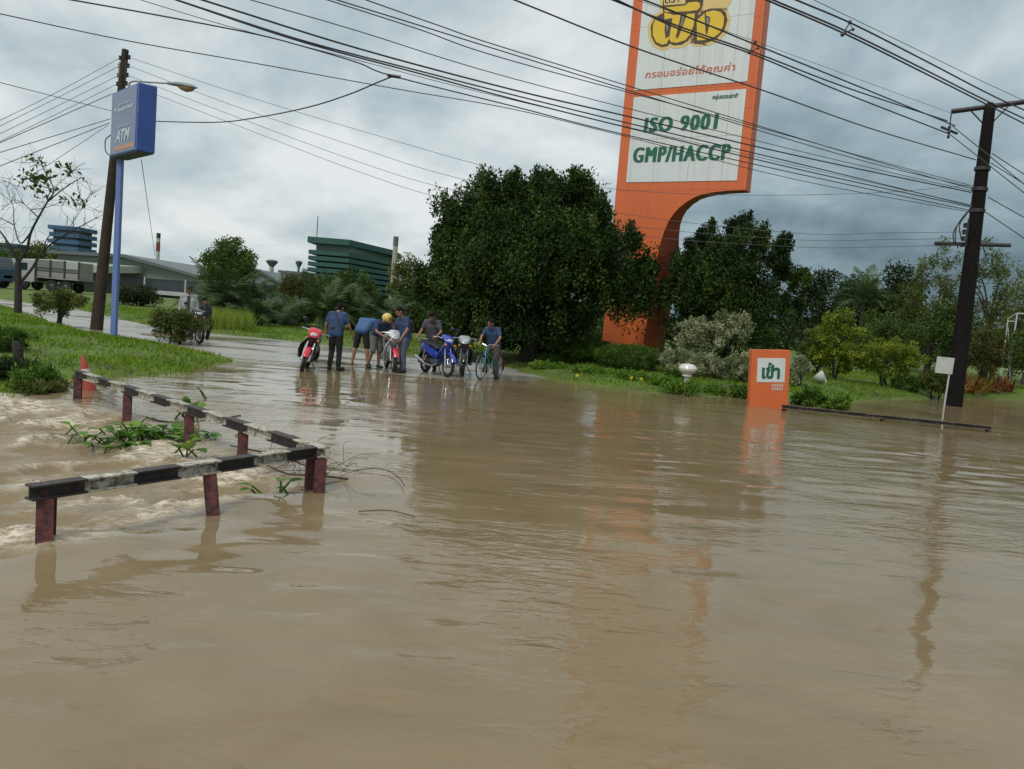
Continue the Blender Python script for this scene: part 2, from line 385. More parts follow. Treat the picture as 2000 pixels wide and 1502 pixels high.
# wet concrete road
rm = bpy.data.materials.new('wet_concrete'); rm.use_nodes = True
n = rm.node_tree.nodes; l = rm.node_tree.links; p = n['Principled BSDF']
t = n.new('ShaderNodeTexCoord'); x1 = n.new('ShaderNodeTexNoise'); l.new(t.outputs['Object'], x1.inputs[0]); x1.inputs['Scale'].default_value = .45; x1.inputs['Detail'].default_value = 8; x1.inputs['Roughness'].default_value = .62
mp = n.new('ShaderNodeMapping'); mp.inputs['Scale'].default_value = (.35, 1.2, 1); l.new(t.outputs['Object'], mp.inputs[0]); l.new(mp.outputs[0], x1.inputs[0])
r1 = n.new('ShaderNodeValToRGB'); l.new(x1.outputs[0], r1.inputs[0]); e = r1.color_ramp.elements
e[0].position = .33; e[0].color = (.20, .175, .14, 1); e[1].position = .62; e[1].color = (.36, .335, .285, 1); l.new(r1.outputs[0], p.inputs['Base Color'])
rr = n.new('ShaderNodeMapRange'); l.new(x1.outputs[0], rr.inputs[0]); rr.inputs[1].default_value = .4; rr.inputs[2].default_value = .62; rr.inputs[3].default_value = .06; rr.inputs[4].default_value = .45; l.new(rr.outputs[0], p.inputs['Roughness'])
x2 = n.new('ShaderNodeTexNoise'); l.new(t.outputs['Object'], x2.inputs[0]); x2.inputs['Scale'].default_value = 60; x2.inputs['Detail'].default_value = 4
b_ = n.new('ShaderNodeBump'); l.new(x2.outputs[0], b_.inputs['Height']); b_.inputs['Distance'].default_value = .004; l.new(b_.outputs[0], p.inputs['Normal']); l.new(rr.outputs[0], b_.inputs['Strength'])
ROADP = [(-1.2, 3), (30, 3), (30, 30), (0, 34), (-12, 36), (-30, 50), (-60, 62), (-100, 90), (-140, 90), (-60, 40), (-20, 28), (-9, 20), (-7, 14), (-6.2, 11.2), (-1.7, 7)]
def rz_(X, Y): return roadz(Y)+0.011*fbm(X*.35, Y*.8, 3, 21)-0.4*(1-sstep(-.6, .0, sd_poly(X, Y, ROADP)))-.5*sstep(.6, 4, X)
xs = np.concatenate([np.linspace(-140, -42, 40), np.arange(-40, 30, .33)]); ys = np.concatenate([np.arange(2, 45, .33), np.arange(45, 90, 1.5)])
me, X, Y, Z = grid_mesh('road', xs, ys, rz_, rm); tag(link('road', me), kind='structure')

# flood water
RAIL_N = gp(57, 947, .40); RAIL_C = gp(622, 870, .40); RAIL_F = gp(148, 722, .40)
DOWN = [(RAIL_N.x-.25, RAIL_N.y-.55), (-2.15, 5.75), (RAIL_C.x-.12, RAIL_C.y-.1), (-2.2, 7.95), (-4.0, 9.6), (-6.0, 11.0), (-7.6, 11.9), (-12, 12), (-14, 3.4), (-6.5, 3.6)]
def waterz(X, Y, parts=False):
    s = sd_poly(X, Y, DOWN); wob = .22*fbm(X*1.1, Y*1.1, 2, 3)
    drop = sstep(-.12, .95, s+wob); tur = sstep(-.05, .5, s+wob*1.3)
    q = np.where(Y > 13, .55, 1.0)
    patch = sstep(-.25, .35, fbm(X*.22+3, Y*.30, 2, 31))
    h = .0045*vnoise(X*.55, Y*.8, 1)+.0046*vnoise(X*1.15+.3*Y, Y*2.1, 2)+(.0022+.0062*patch)*vnoise(X*2.3+.35*Y, Y*4.6-.4*X, 4)*q
    # a current line fans out from the rail corner
    xx = X*.82+Y*.57; yy = -X*.57+Y*.82
    ch = 1-np.abs(vnoise(xx*1.1, yy*2.1, 7)); ch2 = 1-np.abs(vnoise(xx*2.6+1.3, yy*4.6, 8)); ch3 = fbm(xx*7, yy*10, 3, 12)
    t_ = .085*(ch**2-.45)+.055*(ch2**2-.4)+.013*ch3
    st = 0.0
    for (bx, by, am) in BOILS:
        r2 = ((X-bx)/.42)**2+((Y-by)/.30)**2; st = st+am*np.exp(-r2)
    z = h*(1-tur)-.17*drop+t_*tur+st
    if not parts: return z
    ed = np.exp(-((s-.45)/.35)**2)
    foam = sstep(.018, .06, st)*.75*(1-tur)+tur*(sstep(.36, .92, ch**2*.55+ch2*.35+.30*ch3+.30*ed+2.2*st-.10))
    return z, foam, tur
_q = [(230, 1000, .10), (430, 930, .055), (60, 850, .07), (118, 1062, .06), (80, 1075, .05), (425, 988, .045), (640, 948, .03), (330, 900, .05), (420, 990, .03), (560, 905, .03)]
BOILS = [(gp(a, b, -.1).x, gp(a, b, -.1).y, c) for a, b, c in _q]
wm = bpy.data.materials.new('muddy_water'); wm.use_nodes = True
n = wm.node_tree.nodes; l = wm.node_tree.links; p = n['Principled BSDF']; p.inputs['IOR'].default_value = 1.33
t = n.new('ShaderNodeTexCoord'); fo = n.new('ShaderNodeAttribute'); fo.attribute_name = 'foam'; tu = n.new('ShaderNodeAttribute'); tu.attribute_name = 'turb'
x1 = n.new('ShaderNodeTexNoise'); l.new(t.outputs['Object'], x1.inputs[0]); x1.inputs['Scale'].default_value = .8; x1.inputs['Detail'].default_value = 8; x1.inputs['Distortion'].default_value = 1.6
r1 = n.new('ShaderNodeValToRGB'); l.new(x1.outputs[0], r1.inputs[0]); e = r1.color_ramp.elements
e[0].position = .3; e[0].color = (.218, .161, .085, 1); e[1].position = .7; e[1].color = (.256, .195, .113, 1)
mp4 = n.new('ShaderNodeMapping'); l.new(t.outputs['Object'], mp4.inputs[0]); mp4.inputs['Rotation'].default_value = (0, 0, R(-35)); mp4.inputs['Scale'].default_value = (.40, 1.15, 1)
x4 = n.new('ShaderNodeTexNoise'); l.new(mp4.outputs[0], x4.inputs[0]); x4.inputs['Scale'].default_value = 19; x4.inputs['Detail'].default_value = 8; x4.inputs['Roughness'].default_value = .75; x4.inputs['Distortion'].default_value = .6
fm = n.new('ShaderNodeMapRange'); l.new(x4.outputs[0], fm.inputs[0]); fm.inputs[1].default_value = .41; fm.inputs[2].default_value = .58
mu = n.new('ShaderNodeMath'); mu.operation = 'MULTIPLY'; l.new(fm.outputs[0], mu.inputs[0]); l.new(fo.outputs['Fac'], mu.inputs[1])
mx = n.new('ShaderNodeMixRGB'); l.new(mu.outputs[0], mx.inputs[0]); l.new(r1.outputs[0], mx.inputs[1]); mx.inputs[2].default_value = (.70, .63, .50, 1); l.new(mx.outputs[0], p.inputs['Base Color'])
ro = n.new('ShaderNodeMapRange'); l.new(mu.outputs[0], ro.inputs[0]); ro.inputs[3].default_value = .035; ro.inputs[4].default_value = .6; l.new(ro.outputs[0], p.inputs['Roughness'])
mp = n.new('ShaderNodeMapping'); l.new(t.outputs['Object'], mp.inputs[0]); mp.inputs['Scale'].default_value = (1.0, 2.4, 1); mp.inputs['Rotation'].default_value = (0, 0, R(12))
x2 = n.new('ShaderNodeTexNoise'); l.new(mp.outputs[0], x2.inputs[0]); x2.inputs['Scale'].default_value = 4.2; x2.inputs['Detail'].default_value = 3; x2.inputs['Roughness'].default_value = .5; x2.inputs['Distortion'].default_value = .5
x3 = n.new('ShaderNodeTexNoise'); l.new(t.outputs['Object'], x3.inputs[0]); x3.inputs['Scale'].default_value = .32; x3.inputs['Detail'].default_value = 3
pm = n.new('ShaderNodeMapRange'); l.new(x3.outputs[0], pm.inputs[0]); pm.inputs[1].default_value = .42; pm.inputs[2].default_value = .62; pm.inputs[3].default_value = .10; pm.inputs[4].default_value = .95
b1 = n.new('ShaderNodeBump'); l.new(x2.outputs[0], b1.inputs['Height']); l.new(pm.outputs[0], b1.inputs['Strength']); b1.inputs['Distance'].default_value = .014
x5 = n.new('ShaderNodeTexNoise'); l.new(t.outputs['Object'], x5.inputs[0]); x5.inputs['Scale'].default_value = 22; x5.inputs['Detail'].default_value = 5
b2 = n.new('ShaderNodeBump'); l.new(x5.outputs[0], b2.inputs['Height']); l.new(tu.outputs['Fac'], b2.inputs['Strength']); b2.inputs['Distance'].default_value = .012; l.new(b1.outputs[0], b2.inputs['Normal']); l.new(b2.outputs[0], p.inputs['Normal'])
xs = np.concatenate([np.linspace(-60, -12, 30), np.arange(-11.6, -.8, .045), np.arange(-.8, 13, .10), np.linspace(13.3, 22, 50), np.linspace(23, 120, 30)])
ys = np.concatenate([np.linspace(-30, .5, 12), np.arange(.8, 13, .04), np.arange(13, 25, .08), np.linspace(25.4, 60, 90), np.linspace(62, 120, 12)])
hold = {}
def wz(X, Y):
    z, f, tu_ = waterz(X, Y, True); hold['f'] = f; hold['t'] = tu_; return z
me, X, Y, Z = grid_mesh('water', xs, ys, wz, wm)
for nm, k in (('foam', 'f'), ('turb', 't')):
    a = me.attributes.new(nm, 'FLOAT', 'POINT'); a.data.foreach_set('value', hold[k].astype(np.float32).ravel())
tag(link('water', me), kind='structure')
def WZ(x, y): return float(waterz(np.array([x]), np.array([y]))[0])

# grass
GRASS = leafmat('grass_blades', (.08, .155, .010), (.16, .275, .018), (.29, .38, .04), .6, .35)
TALL = leafmat('tall_grass_blades', (.13, .20, .03), (.24, .33, .05), (.38, .43, .09), .6, .3)
def grass(name, label, P, hgt, m, rng, wd=.018, lean=.5):
    n = len(P); a = rng.uniform(0, 2*math.pi, n); h = hgt*rng.uniform(.5, 1.4, n); s = np.stack([np.cos(a), np.sin(a), 0*a], 1)*wd
    tip = np.stack([rng.normal(size=n)*lean*h, rng.normal(size=n)*lean*h, h], 1)
    V = np.stack([P-s, P+s, P+tip], 1).reshape(-1, 3); F = np.arange(n*3).reshape(-1, 3)
    t_ = .5+.35*fbm(P[:, 0]*.6, P[:, 1]*.6, 3, 44)+.25*rng.normal(size=n)
    o = link(name, fastmesh(name, V, F, m, np.clip(t_, 0, 1))); return tag(o, label, 'grass', kind='stuff')
def scatter(poly, n, x0, x1, y0, y1, rng, dmin=.0, dmax=99, dens=None):
    X = rng.uniform(x0, x1, n); Y = rng.uniform(y0, y1, n); s = sd_poly(X, Y, poly)+.1*fbm(X*1.3, Y*1.3, 3, 5); k = (s > dmin) & (s < dmax)
    if dens is not None: k &= dens(X, Y) > rng.random(n)
    X, Y = X[k], Y[k]; return np.stack([X, Y, GZa(X, Y)-.005], 1)
rng = np.random.default_rng(3)
P = scatter(ISLE, 210000, -26, -6, 10, 40, rng, .05, dens=lambda X, Y: np.clip(.35+.9*fbm(X*.8, Y*.8, 3, 8), .1, 1)*np.clip(24/Y, .3, 1))
grass('grass', 'short grass covering the left verge beside the rail', P, .09, GRASS, rng)
P = scatter(GARD, 260000, -26, 24, 19, 46, rng, .05, 9, dens=lambda X, Y: np.clip(.4+.8*fbm(X*.8, Y*.8, 3, 18), .1, 1))
grass('grass', 'short grass on the far bank behind the people and round the hedges', P, .085, GRASS, rng, .02)
q = [gr(a, b) for a, b in ((395, 646), (500, 656), (478, 640), (400, 632))]
P = scatter([(v.x, v.y) for v in q], 60000, -18, -8, 25, 52, rng, .0)
grass('tall_grass', 'clump of tall bright grass on the road verge behind the bush', P[:9000], .62, TALL, rng, .022, .25)
# ================================================================== RAILS, POLES, SIGNS, WIRES
BLACK_P = mat('black_rail_paint', (.030, .026, .026), .55, var=.4, scale=9, col2=(.12, .045, .035), mask=(.52, .66), bump=.3)
WHITE_P = mat('white_rail_paint', (.50, .47, .38), .6, var=.25, scale=9, col2=(.07, .06, .05), mask=(.47, .62), bump=.3)
RED_P = mat('red_rail_primer', (.14, .042, .044), .6, var=.35, scale=8, col2=(.035, .02, .022), mask=(.46, .62), bump=.35)
WOOD_POLE = mat('pole_dark_concrete', (.055, .040, .028), .9, spec=.2, var=.3, scale=3, bump=.5, bscale=25, col2=(.04, .032, .026), mask=(.45, .7))
BLACK_POLE = mat('pole_dark_timber', (.012, .0105, .010), .9, spec=.15, var=.35, scale=3, bump=.5, bscale=25)
STEEL = mat('galvanised_steel', (.36, .37, .37), .4, .8, var=.15, scale=12)
DSTEEL = mat('dark_steel', (.06, .06, .062), .5, .5, var=.2)
CERAM = mat('brown_porcelain', (.045, .03, .03), .25, var=.2)
CABLE = mat('black_cable', (.022, .023, .025), .5, var=.1)
ALU = mat('aluminium_conductor', (.10, .105, .11), .45, .3, var=.1)

def ibeam(mb, a, b, H, W, t, mi=0, up=Vector((0, 0, 1)), side=None):
    a, b = Vector(a), Vector(b); d = (b-a).normalized(); s = side.normalized() if side else d.cross(up).normalized(); u = s.cross(d).normalized()
    pr = [(-W/2, -H/2), (W/2, -H/2), (W/2, -H/2+t), (t/2, -H/2+t), (t/2, H/2-t), (W/2, H/2-t), (W/2, H/2), (-W/2, H/2), (-W/2, H/2-t), (-t/2, H/2-t), (-t/2, -H/2+t), (-W/2, -H/2+t)]
    ring = lambda c: [c+s*x+u*y for x, y in pr]
    vs = ring(a)+ring(b); n_ = 12; fs = [[i, (i+1) % n_, n_+(i+1) % n_, n_+i] for i in range(n_)]
    cap = [[0, 1, 2, 3, 10, 11], [3, 4, 9, 10], [4, 5, 6, 7, 8, 9]]
    fs += [list(reversed(c)) for c in cap]+[[n_+i for i in c] for c in cap]
    mb.add(vs, fs, mi)
def rail_beam(root, a, b, n, first, H=.095, W=.10, mats=None):
    for nm in ('rail_beam',):
        mb = MB(); a = Vector(a); b = Vector(b)
        for i in range(n): ibeam(mb, a.lerp(b, i/n), a.lerp(b, (i+1)/n), H, W, .012, (i+first) % 2)
        return mb.build(nm, mats or [BLACK_P, WHITE_P], root, 20, origin=root.location)
rail = thing('guard_rail', 'striped black and white steel guard rail on red posts in rushing water', 'guard rail', (RAIL_C.x, RAIL_C.y, 0))
TOPZ = .40-.05
n_ = RAIL_N.copy(); n_.z = TOPZ; c_ = RAIL_C.copy(); c_.z = TOPZ; f_ = RAIL_F.copy(); f_.z = TOPZ+.005
d1 = (c_-n_).normalized(); d2 = (f_-c_).normalized()
rail_beam(rail, n_, c_-d1*.02, 7, 0); rail_beam(rail, c_-d2*.11+Vector((0, 0, .004)), f_, 14, 1)
def post(root, top, lean=Vector((0, 0, 0)), depth=.75, s=.10):
    mb = MB(); ibeam(mb, top-Vector((0, 0, .047)), top-Vector((0, 0, depth))+lean, s, s, .013, 0, up=Vector((0, 1, 0)), side=Vector((.94, .34, 0)))
    return mb.build('post', RED_P, root, 20, origin=root.location)
def along(a, b, px):
    lo, hi = 0., 1.
    for _ in range(40):
        m_ = (lo+hi)/2
        if (px_of(a.lerp(b, m_))[0] < px) == (px_of(a)[0] < px_of(b)[0]): lo = m_
        else: hi = m_
    return a.lerp(b, lo)
post(rail, along(n_, c_, 92)); post(rail, along(n_, c_, 410), Vector((.10, -.02, 0)))
post(rail, c_+Vector((-.055, .02, 0))); post(rail, c_+Vector((.045, -.075, -.004)))
for px in (476, 371, 250, 153): post(rail, along(c_, f_, px))
r2 = thing('guard_rail', 'low dark guard rail almost under water, running past the orange entrance sign to the right', 'guard rail', (gp(1530, 787, .2).x, gp(1530, 787, .2).y, 0))
a_ = gp(1528, 790, .14); b_ = gp(1936, 832, .14)
rail_beam(r2, a_-Vector((0, 0, .045)), b_-Vector((0, 0, .045)), 12, 0, .075, .09, [BLACK_P, mat('dirty_rail_paint', (.14, .12, .09), .65, var=.4, scale=7, col2=(.045, .035, .03), mask=(.40, .55))])
post(r2, a_+Vector((.06, 0, -.05)), depth=.5, s=.09); post(r2, b_+Vector((-.05, 0, -.05)), depth=.5, s=.09); post(r2, a_.lerp(b_, .5)+Vector((0, 0, -.05)), depth=.5, s=.09)

# ---- traffic cone, leaning against the far end of the rail
cp = gp(176, 762, 0); cone = thing('traffic_cone', 'faded red traffic cone with white band behind the far rail end', 'traffic cone', (cp.x, cp.y, -.22))
cone.rotation_euler = (R(2), R(-9), 0)
CONE = mat('faded_red_cone', (.42, .07, .045), .6, var=.2, scale=7); CONEW = mat('cone_white_band', (.62, .55, .50), .5, var=.15)
MB().lathe([(.15, .05), (.132, .20), (.082, .46)], 20).build('cone_body', CONE, cone); MB().lathe([(.083, .455), (.065, .555)], 20).build('reflective_band', CONEW, cone)
MB().lathe([(.064, .55), (.03, .74), (.022, .76)], 20).build('cone_tip', CONE, cone); MB().box((0, 0, .025), (.40, .40, .05), bev=.02).build('base', CONE, cone)

# ---- ATM sign
pb = place(222, 661); ATM_Y = pb.y
atm = thing('bank_sign', 'tall blue bank ATM sign box on a square blue post on the grass', 'sign', pb)
BLUE = mat('blue_sign_paint', (.055, .105, .36), .4, var=.1, scale=2); BLUEF = mat('blue_sign_face', (.125, .175, .30), .25, var=.08, scale=2, spec=.6)
BLUEP = mat('pale_blue_post_paint', (.13, .21, .47), .45, var=.12, scale=3); SGW = mat('sign_white_print', (.55, .60, .66), .5, var=.1); SGO = mat('sign_orange_strip', (.50, .27, .17), .5, var=.15)
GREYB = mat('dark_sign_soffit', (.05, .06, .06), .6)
hz = at(235, 309, ATM_Y).z; tz = at(250, 190, ATM_Y).z
MB().box((0, 0, (hz-pb.z)/2), (.155, .155, hz-pb.z), bev=.01).build('post', BLUEP, atm, 20)
MB().box((0, 0, .03), (.34, .34, .05), bev=.01).build('base_plate', DSTEEL, atm, 20); MB().box((0, 0, -.12), (.45, .45, .25)).build('footing', mat('concrete', (.30, .29, .27), .9, var=.2), atm, 20)
# box: long face turned to the left, edge of the box turned right
U = Vector((.70, -.714, 0)); Nf = Vector((-.714, -.70, 0)); BW, BD = 2.15, .50; bz0 = hz-pb.z; bh = tz-hz+.06
bc = U*(BW/2-.12)+Vector((0, 0, bz0+bh/2)); M3 = Matrix((U, -Nf, Vector((0, 0, 1)))).transposed()
MB().box(bc, (BW, BD, bh), M3, bev=.02).build('sign_box', BLUE, atm, 20)
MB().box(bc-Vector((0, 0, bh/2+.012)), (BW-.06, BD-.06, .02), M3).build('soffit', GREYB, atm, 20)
MB().box(bc+Nf*(BD/2+.006)-U*.03, (BW-.12, .012, bh-.10), M3).build('face_panel', BLUEF, atm, 20)
fo_ = bc+Nf*(BD/2+.012)-U*(.03+(BW-.12)/2)-Vector((0, 0, (bh-.10)/2)); FR = (fo_, U, Vector((0, 0, 1)), Nf); FW, FH = BW-.12, bh-.10
MB().box(fo_+U*(FW*.57)+Vector((0, 0, FH*.075))+Nf*.004, (FW*.80, .008, FH*.065), M3).build('orange_strip', SGO, atm, 20)
lettering('lettering', 'ATM', .5, SGW, atm, FR, FW*.22, FH*.17, FW*.58, FH*.20, off=.002, bold=.012, shear=.25)
lettering('lettering', 'บัวหลวง เอทีเอ็ม', .1, SGW, atm, FR, FW*.30, FH*.40, FW*.48, FH*.05, off=.002)
lettering('lettering', 'Bangkok Bank', .1, SGW, atm, FR, FW*.27, FH*.655, FW*.62, FH*.075, off=.002, bold=.003)
lettering('lettering', 'ธนาคารกรุงเทพ', .1, SGW, atm, FR, FW*.30, FH*.745, FW*.44, FH*.05, off=.002)
ic = fo_+U*(FW*.17)+Vector((0, 0, FH*.70))+Nf*.004
mb = MB()
for k in range(5):
    a = R(90+(k-2)*38); v1 = U*math.cos(a)+Vector((0, 0, 1))*math.sin(a); v2 = Nf.cross(v1)
    mb.prism([ic+v1*.02, ic+v1*.07+v2*.025, ic+v1*.13, ic+v1*.07-v2*.025], Nf*.004)
mb.build('emblem', SGW, atm, 20)

# ---- utility pole, left, leaning, with street lamp
pp = place(188, 647); tp = at(245, 97, pp.y+.2)
pole = thing('utility_pole', 'leaning brown utility pole with porcelain insulators behind the blue bank sign', 'utility pole', pp)
PV = tp-pp; pl = lambda t_: PV*t_
MB().tube([pl(-.04), pl(0), pl(.35), pl(1)], [.205, .20, .165, .105], 12).build('pole_shaft', WOOD_POLE, pole)
side = Vector((.92, -.38, 0))
mb = MB(); mb.box(pl(.895)+side*.13, (.03, .05, 1.25), mi=0); mb.build('insulator_rack', DSTEEL, pole)
mb = MB(); mb.box(pl(.885)-side*.15, (.03, .05, 1.35), mi=0); mb.build('insulator_rack', STEEL, pole)
INS_R = []; INS_L = []
for k, py in enumerate((112, 128, 146, 162)):
    t_ = (px_of(pp)[1]-py)/(px_of(pp)[1]-px_of(tp)[1])
    for sg, lst in ((.20, INS_R), (-.20, INS_L)):
        c0 = pl(t_)+side*sg; lst.append(pp+c0)
        MB().lathe([(.035, -.07), (.06, -.045), (.035, -.015), (.035, .015), (.06, .045), (.035, .07)], 12, c0).build('insulator', CERAM, pole)
def catmull(P, n=8):
    P = [Vector(p) for p in P]; Q = [P[0]*2-P[1]]+P+[P[-1]*2-P[-2]]; out = []
    for i in range(1, len(Q)-2):
        a, b, c, d = Q[i-1:i+3]
        for k in range(n):
            t = k/n; out.append(.5*((2*b)+(c-a)*t+(2*a-5*b+4*c-d)*t*t+(3*b-a-3*c+d)*t**3))
    return out+[P[-1]]
cc = pl(.67)-side*.2
mb = MB()
for k in range(1): mb.tube(catmull([cc+Vector((-.03-.03*k, 0, .30)), cc+Vector((-.17-.02*k, -.05, .1)), cc+Vector((-.15, -.05+.03*k, -.25)), cc+Vector((-.02, 0, -.36)), cc+Vector((.06, .02, -.1)), cc+Vector((.03, 0, .25))], 6), .018, 6)
mb.build('cable_coil', CABLE, pole)
lj = pl((px_of(pp)[1]-178)/550.)
for dz in (0, -.32): MB().box(lj+side*.20+Vector((0, 0, dz)), (.30, .06, .05)).build('lamp_bracket', DSTEEL, pole)
# street lamp: an arm with a cobra head clamped to the pole
lb = pp+lj+side*.34; lh = at(330, 163, lb.y-.55); le = at(385, 172, lb.y-.75)
lamp = thing('street_lamp', 'grey street lamp head on a thin arm above the bank sign', 'street lamp', lb+Vector((0, 0, -.4)))
o_ = lb+Vector((0, 0, -.4))
MB().tube(catmull([o_, lb+Vector((0, 0, .1)), lb+Vector((.10, -.02, .32)), lh.lerp(lb, .5)+Vector((0, 0, .17)), lh]), .028, 8).build('arm', STEEL, lamp, origin=o_)
dv = (le-lh); du = dv.normalized(); sv = du.cross(Vector((0, 0, 1))).normalized(); uv = sv.cross(du); ln_ = dv.length
def head(secs, m, nm):
    rings = []
    for t_, wd, top, bot in secs:
        rings.append([lh+dv*t_+sv*wd*math.cos(a)+uv*(top if math.sin(a) > 0 else bot)*math.sin(a) for a in [2*math.pi*j/16 for j in range(16)]])
    return MB().loft(rings).build(nm, m, lamp, origin=o_)
head([(-.05, .04, .04, .04), (.1, .07, .06, .05), (.3, .13, .085, .05), (.6, .17, .10, .04), (.85, .14, .08, .03), (1.0, .04, .02, .01)], mat('lamp_housing', (.22, .24, .23), .5, .2), 'lamp_housing')
head([(.30, .05, .0, .05), (.45, .11, .0, .14), (.65, .14, .0, .18), (.82, .11, .0, .14), (.93, .03, .0, .03)], mat('amber_lens', (.34, .22, .10), .2, spec=.6), 'lens')

# ---- right utility pole
rp = gp(1862, 793, 0); rt = at(1934, 203, rp.y)
rpole = thing('utility_pole', 'thick black utility pole with crossarm standing in flood water at right', 'utility pole', (rp.x, rp.y, -.4))
ro_ = Vector((rp.x, rp.y, -.4)); RPV = rt-ro_
def rpl(py): return rpo(py)-ro_
def rpo(py):
    lo, hi = 0., 1.
    for _ in range(40):
        m_ = (lo+hi)/2
        if px_of(ro_+RPV*m_)[1] > py: lo = m_
        else: hi = m_
    return ro_+RPV*lo
MB().tube([Vector((0, 0, 0)), RPV*.3, RPV*.97, RPV*.995, RPV*1.003], [.26, .24, .160, .15, .09], 14).build('pole_shaft', BLACK_POLE, rpole)
ca = rpo(208); arm = Vector((.93, -.36, .09)).normalized(); la = at(1858, 218, rp.y+.3); ra = ca+(ca-la)*1.6
MB().tube([la-ro_, ra-ro_], .075, 4).build('crossarm', DSTEEL, rpole, 20)
mb = MB()
for sg in (-.55, .55): mb.cyl(ca+(ra-ca).normalized()*sg*1.0-ro_, rpo(250)-ro_, .022, n=6)
mb.build('arm_brace', DSTEEL, rpole)
c2 = rpo(478); MB().tube([c2-Vector((1.05, -.25, .02))-ro_, c2+Vector((1.0, -.25, .04))-ro_], .06, 4).build('crossarm', DSTEEL, rpole, 20)
RINS = []
for px, py in ((1888, 440), (1886, 453), (1884, 466), (1882, 478)):
    c0 = at(px-3, py, rp.y-.05); RINS.append(c0); MB().lathe([(.03, -.075), (.065, -.04), (.035, 0), (.065, .04), (.03, .075)], 10, c0-ro_).build('insulator', CERAM, rpole)
MB().box(at(1889, 455, rp.y-.02)-ro_, (.05, .05, .85)).build('insulator_rack', DSTEEL, rpole)
mb = MB()
for pts in ([(1898, 405), (1880, 425), (1868, 445), (1866, 470), (1872, 485)], [(1896, 408), (1876, 432), (1862, 455), (1864, 478)], [(1920, 482), (1925, 500), (1922, 515), (1914, 525), (1908, 512)], [(1898, 400), (1888, 418), (1874, 440), (1878, 470)]):
    mb.tube([q-ro_ for q in catmull([at(a, b, rp.y-.35) for a, b in pts], 5)], .017, 5)
mb.build('cable_loops', CABLE, rpole)
for py in (370, 412, 330): MB().lathe([(.225, -.05), (.225, .05)], 14, rpl(py)).build('pole_band', DSTEEL, rpole)

# ---- wires (each wire hangs in the upright plane through its two ends; the points between are where sight lines cross it)
def wire(name, label, p0, p1, mids, r, m, group=None, e0=0, e1=0):
    n_ = Vector((p1.y-p0.y, -(p1.x-p0.x), 0)).normalized(); P = [p0]+[on_plane(a, b, p0, n_) for a, b in mids]+[p1]
    def run(a, b, ln):      # the wire goes on past the picture edge towards its next pole
        d = (a-b).normalized(); out = []
        for k in range(1, 9): out.append(a+d*ln*k/8+Vector((0, 0, -d.z*ln*(k/8)**2*.5)))
        return out
    Q = catmull(P, 6)
    if e1: Q = Q+run(Q[-1], Q[-2], e1)
    if e0: Q = run(Q[0], Q[1], e0)[::-1]+Q
    o = MB().tube([q-p0 for q in Q], r, 5).build(name, m, None, 60, loc=p0); return tag(o, label, 'wire', group)
RY = rp.y
G1 = 'overhead wires between the road poles'
ends = [((640, 0), (1910, 366), [(820, 58), (1000, 119), (1450, 240), (1700, 310)], 'lowest of the three wires leaving the top edge left of the cloud gap'),
        ((658, 0), (1906, 368), [(820, 50), (1000, 106), (1450, 245), (1700, 318)], 'middle of the three wires leaving the top edge above the tree'),
        ((715, 0), (1904, 371), [(860, 51), (1000, 98), (1450, 236), (1700, 312)], 'uppermost of the three wires leaving the top edge above the tree'),
        ((490, 0), (1898, 373), [(700, 61), (1000, 153), (1450, 268), (1700, 328)], 'thin single wire between the two bundles crossing the upper sky'),
        ((395, 0), (1897, 376), [(700, 95), (1000, 175), (1220, 226), (1560, 305)], 'thick black cable crossing the sky behind the letters ISO'),
        ((345, 0), (1896, 402), [(590, 79), (820, 139), (1000, 185), (1220, 239), (1560, 320)], 'upper of the two close black cables passing the letters HACCP'),
        ((350, 2), (1895, 404), [(590, 82), (820, 144), (1000, 193), (1220, 248), (1560, 331)], 'lower of the two close black cables passing the letters HACCP'),
        ((140, 0), (1894, 411), [(320, 32), (500, 67), (600, 93), (700, 123), (768, 149), (1000, 207), (1220, 263), (1560, 340)], 'cable sagging from the top left corner to the hanging loop clamp'),
        ((0, 27), (1893, 414), [(240, 78), (500, 124), (770, 173), (1000, 213), (1220, 266), (1560, 352)], 'lowest wire crossing the whole sky from the left edge'),
        ((275, 0), (1896, 400), [(400, 38), (500, 66), (700, 118), (1000, 195), (1560, 325)], 'faint thin wire starting between the cables at top left')]
rad = [.010, .011, .010, .009, .017, .014, .014, .012, .009, .006]
for (a, b, mids, lb_), r_ in zip(ends, rad):
    p1 = at(b[0], b[1], RY-.25); wire('overhead_wire', lb_, gp(a[0], a[1], p1.z-.2), p1, mids, r_, CABLE, G1, e0=26)
p1 = at(1905, 312, RY-.25); wire('overhead_wire', 'single black cable crossing in front of the orange slogan on the tall sign', gp(1005, 0, p1.z-.1), p1, [(1250, 97), (1500, 180), (1700, 251)], .016, CABLE, G1, e0=26)
sp1 = at(1857, 245, RY+.25)
for k, (a, b, mids, lb_) in enumerate([((1197, 0), (1850, 236), [(1330, 53), (1475, 103), (1650, 170)], 'upper lead of the three cables passing over the yellow logo'),
        ((1205, 0), (1855, 262), [(1330, 58), (1475, 108), (1650, 182)], 'lower lead of the three cables passing over the yellow logo'),
        ((1258, 0), (1866, 246), [(1380, 48), (1475, 87), (1650, 158)], 'third cable above the two leads crossing the yellow logo')]):
    wire('power_cable', lb_, gp(a[0], a[1], sp1.z-.15), at(b[0], b[1], RY+.25), mids, .019, CABLE, 'three spaced power cables', e0=26)
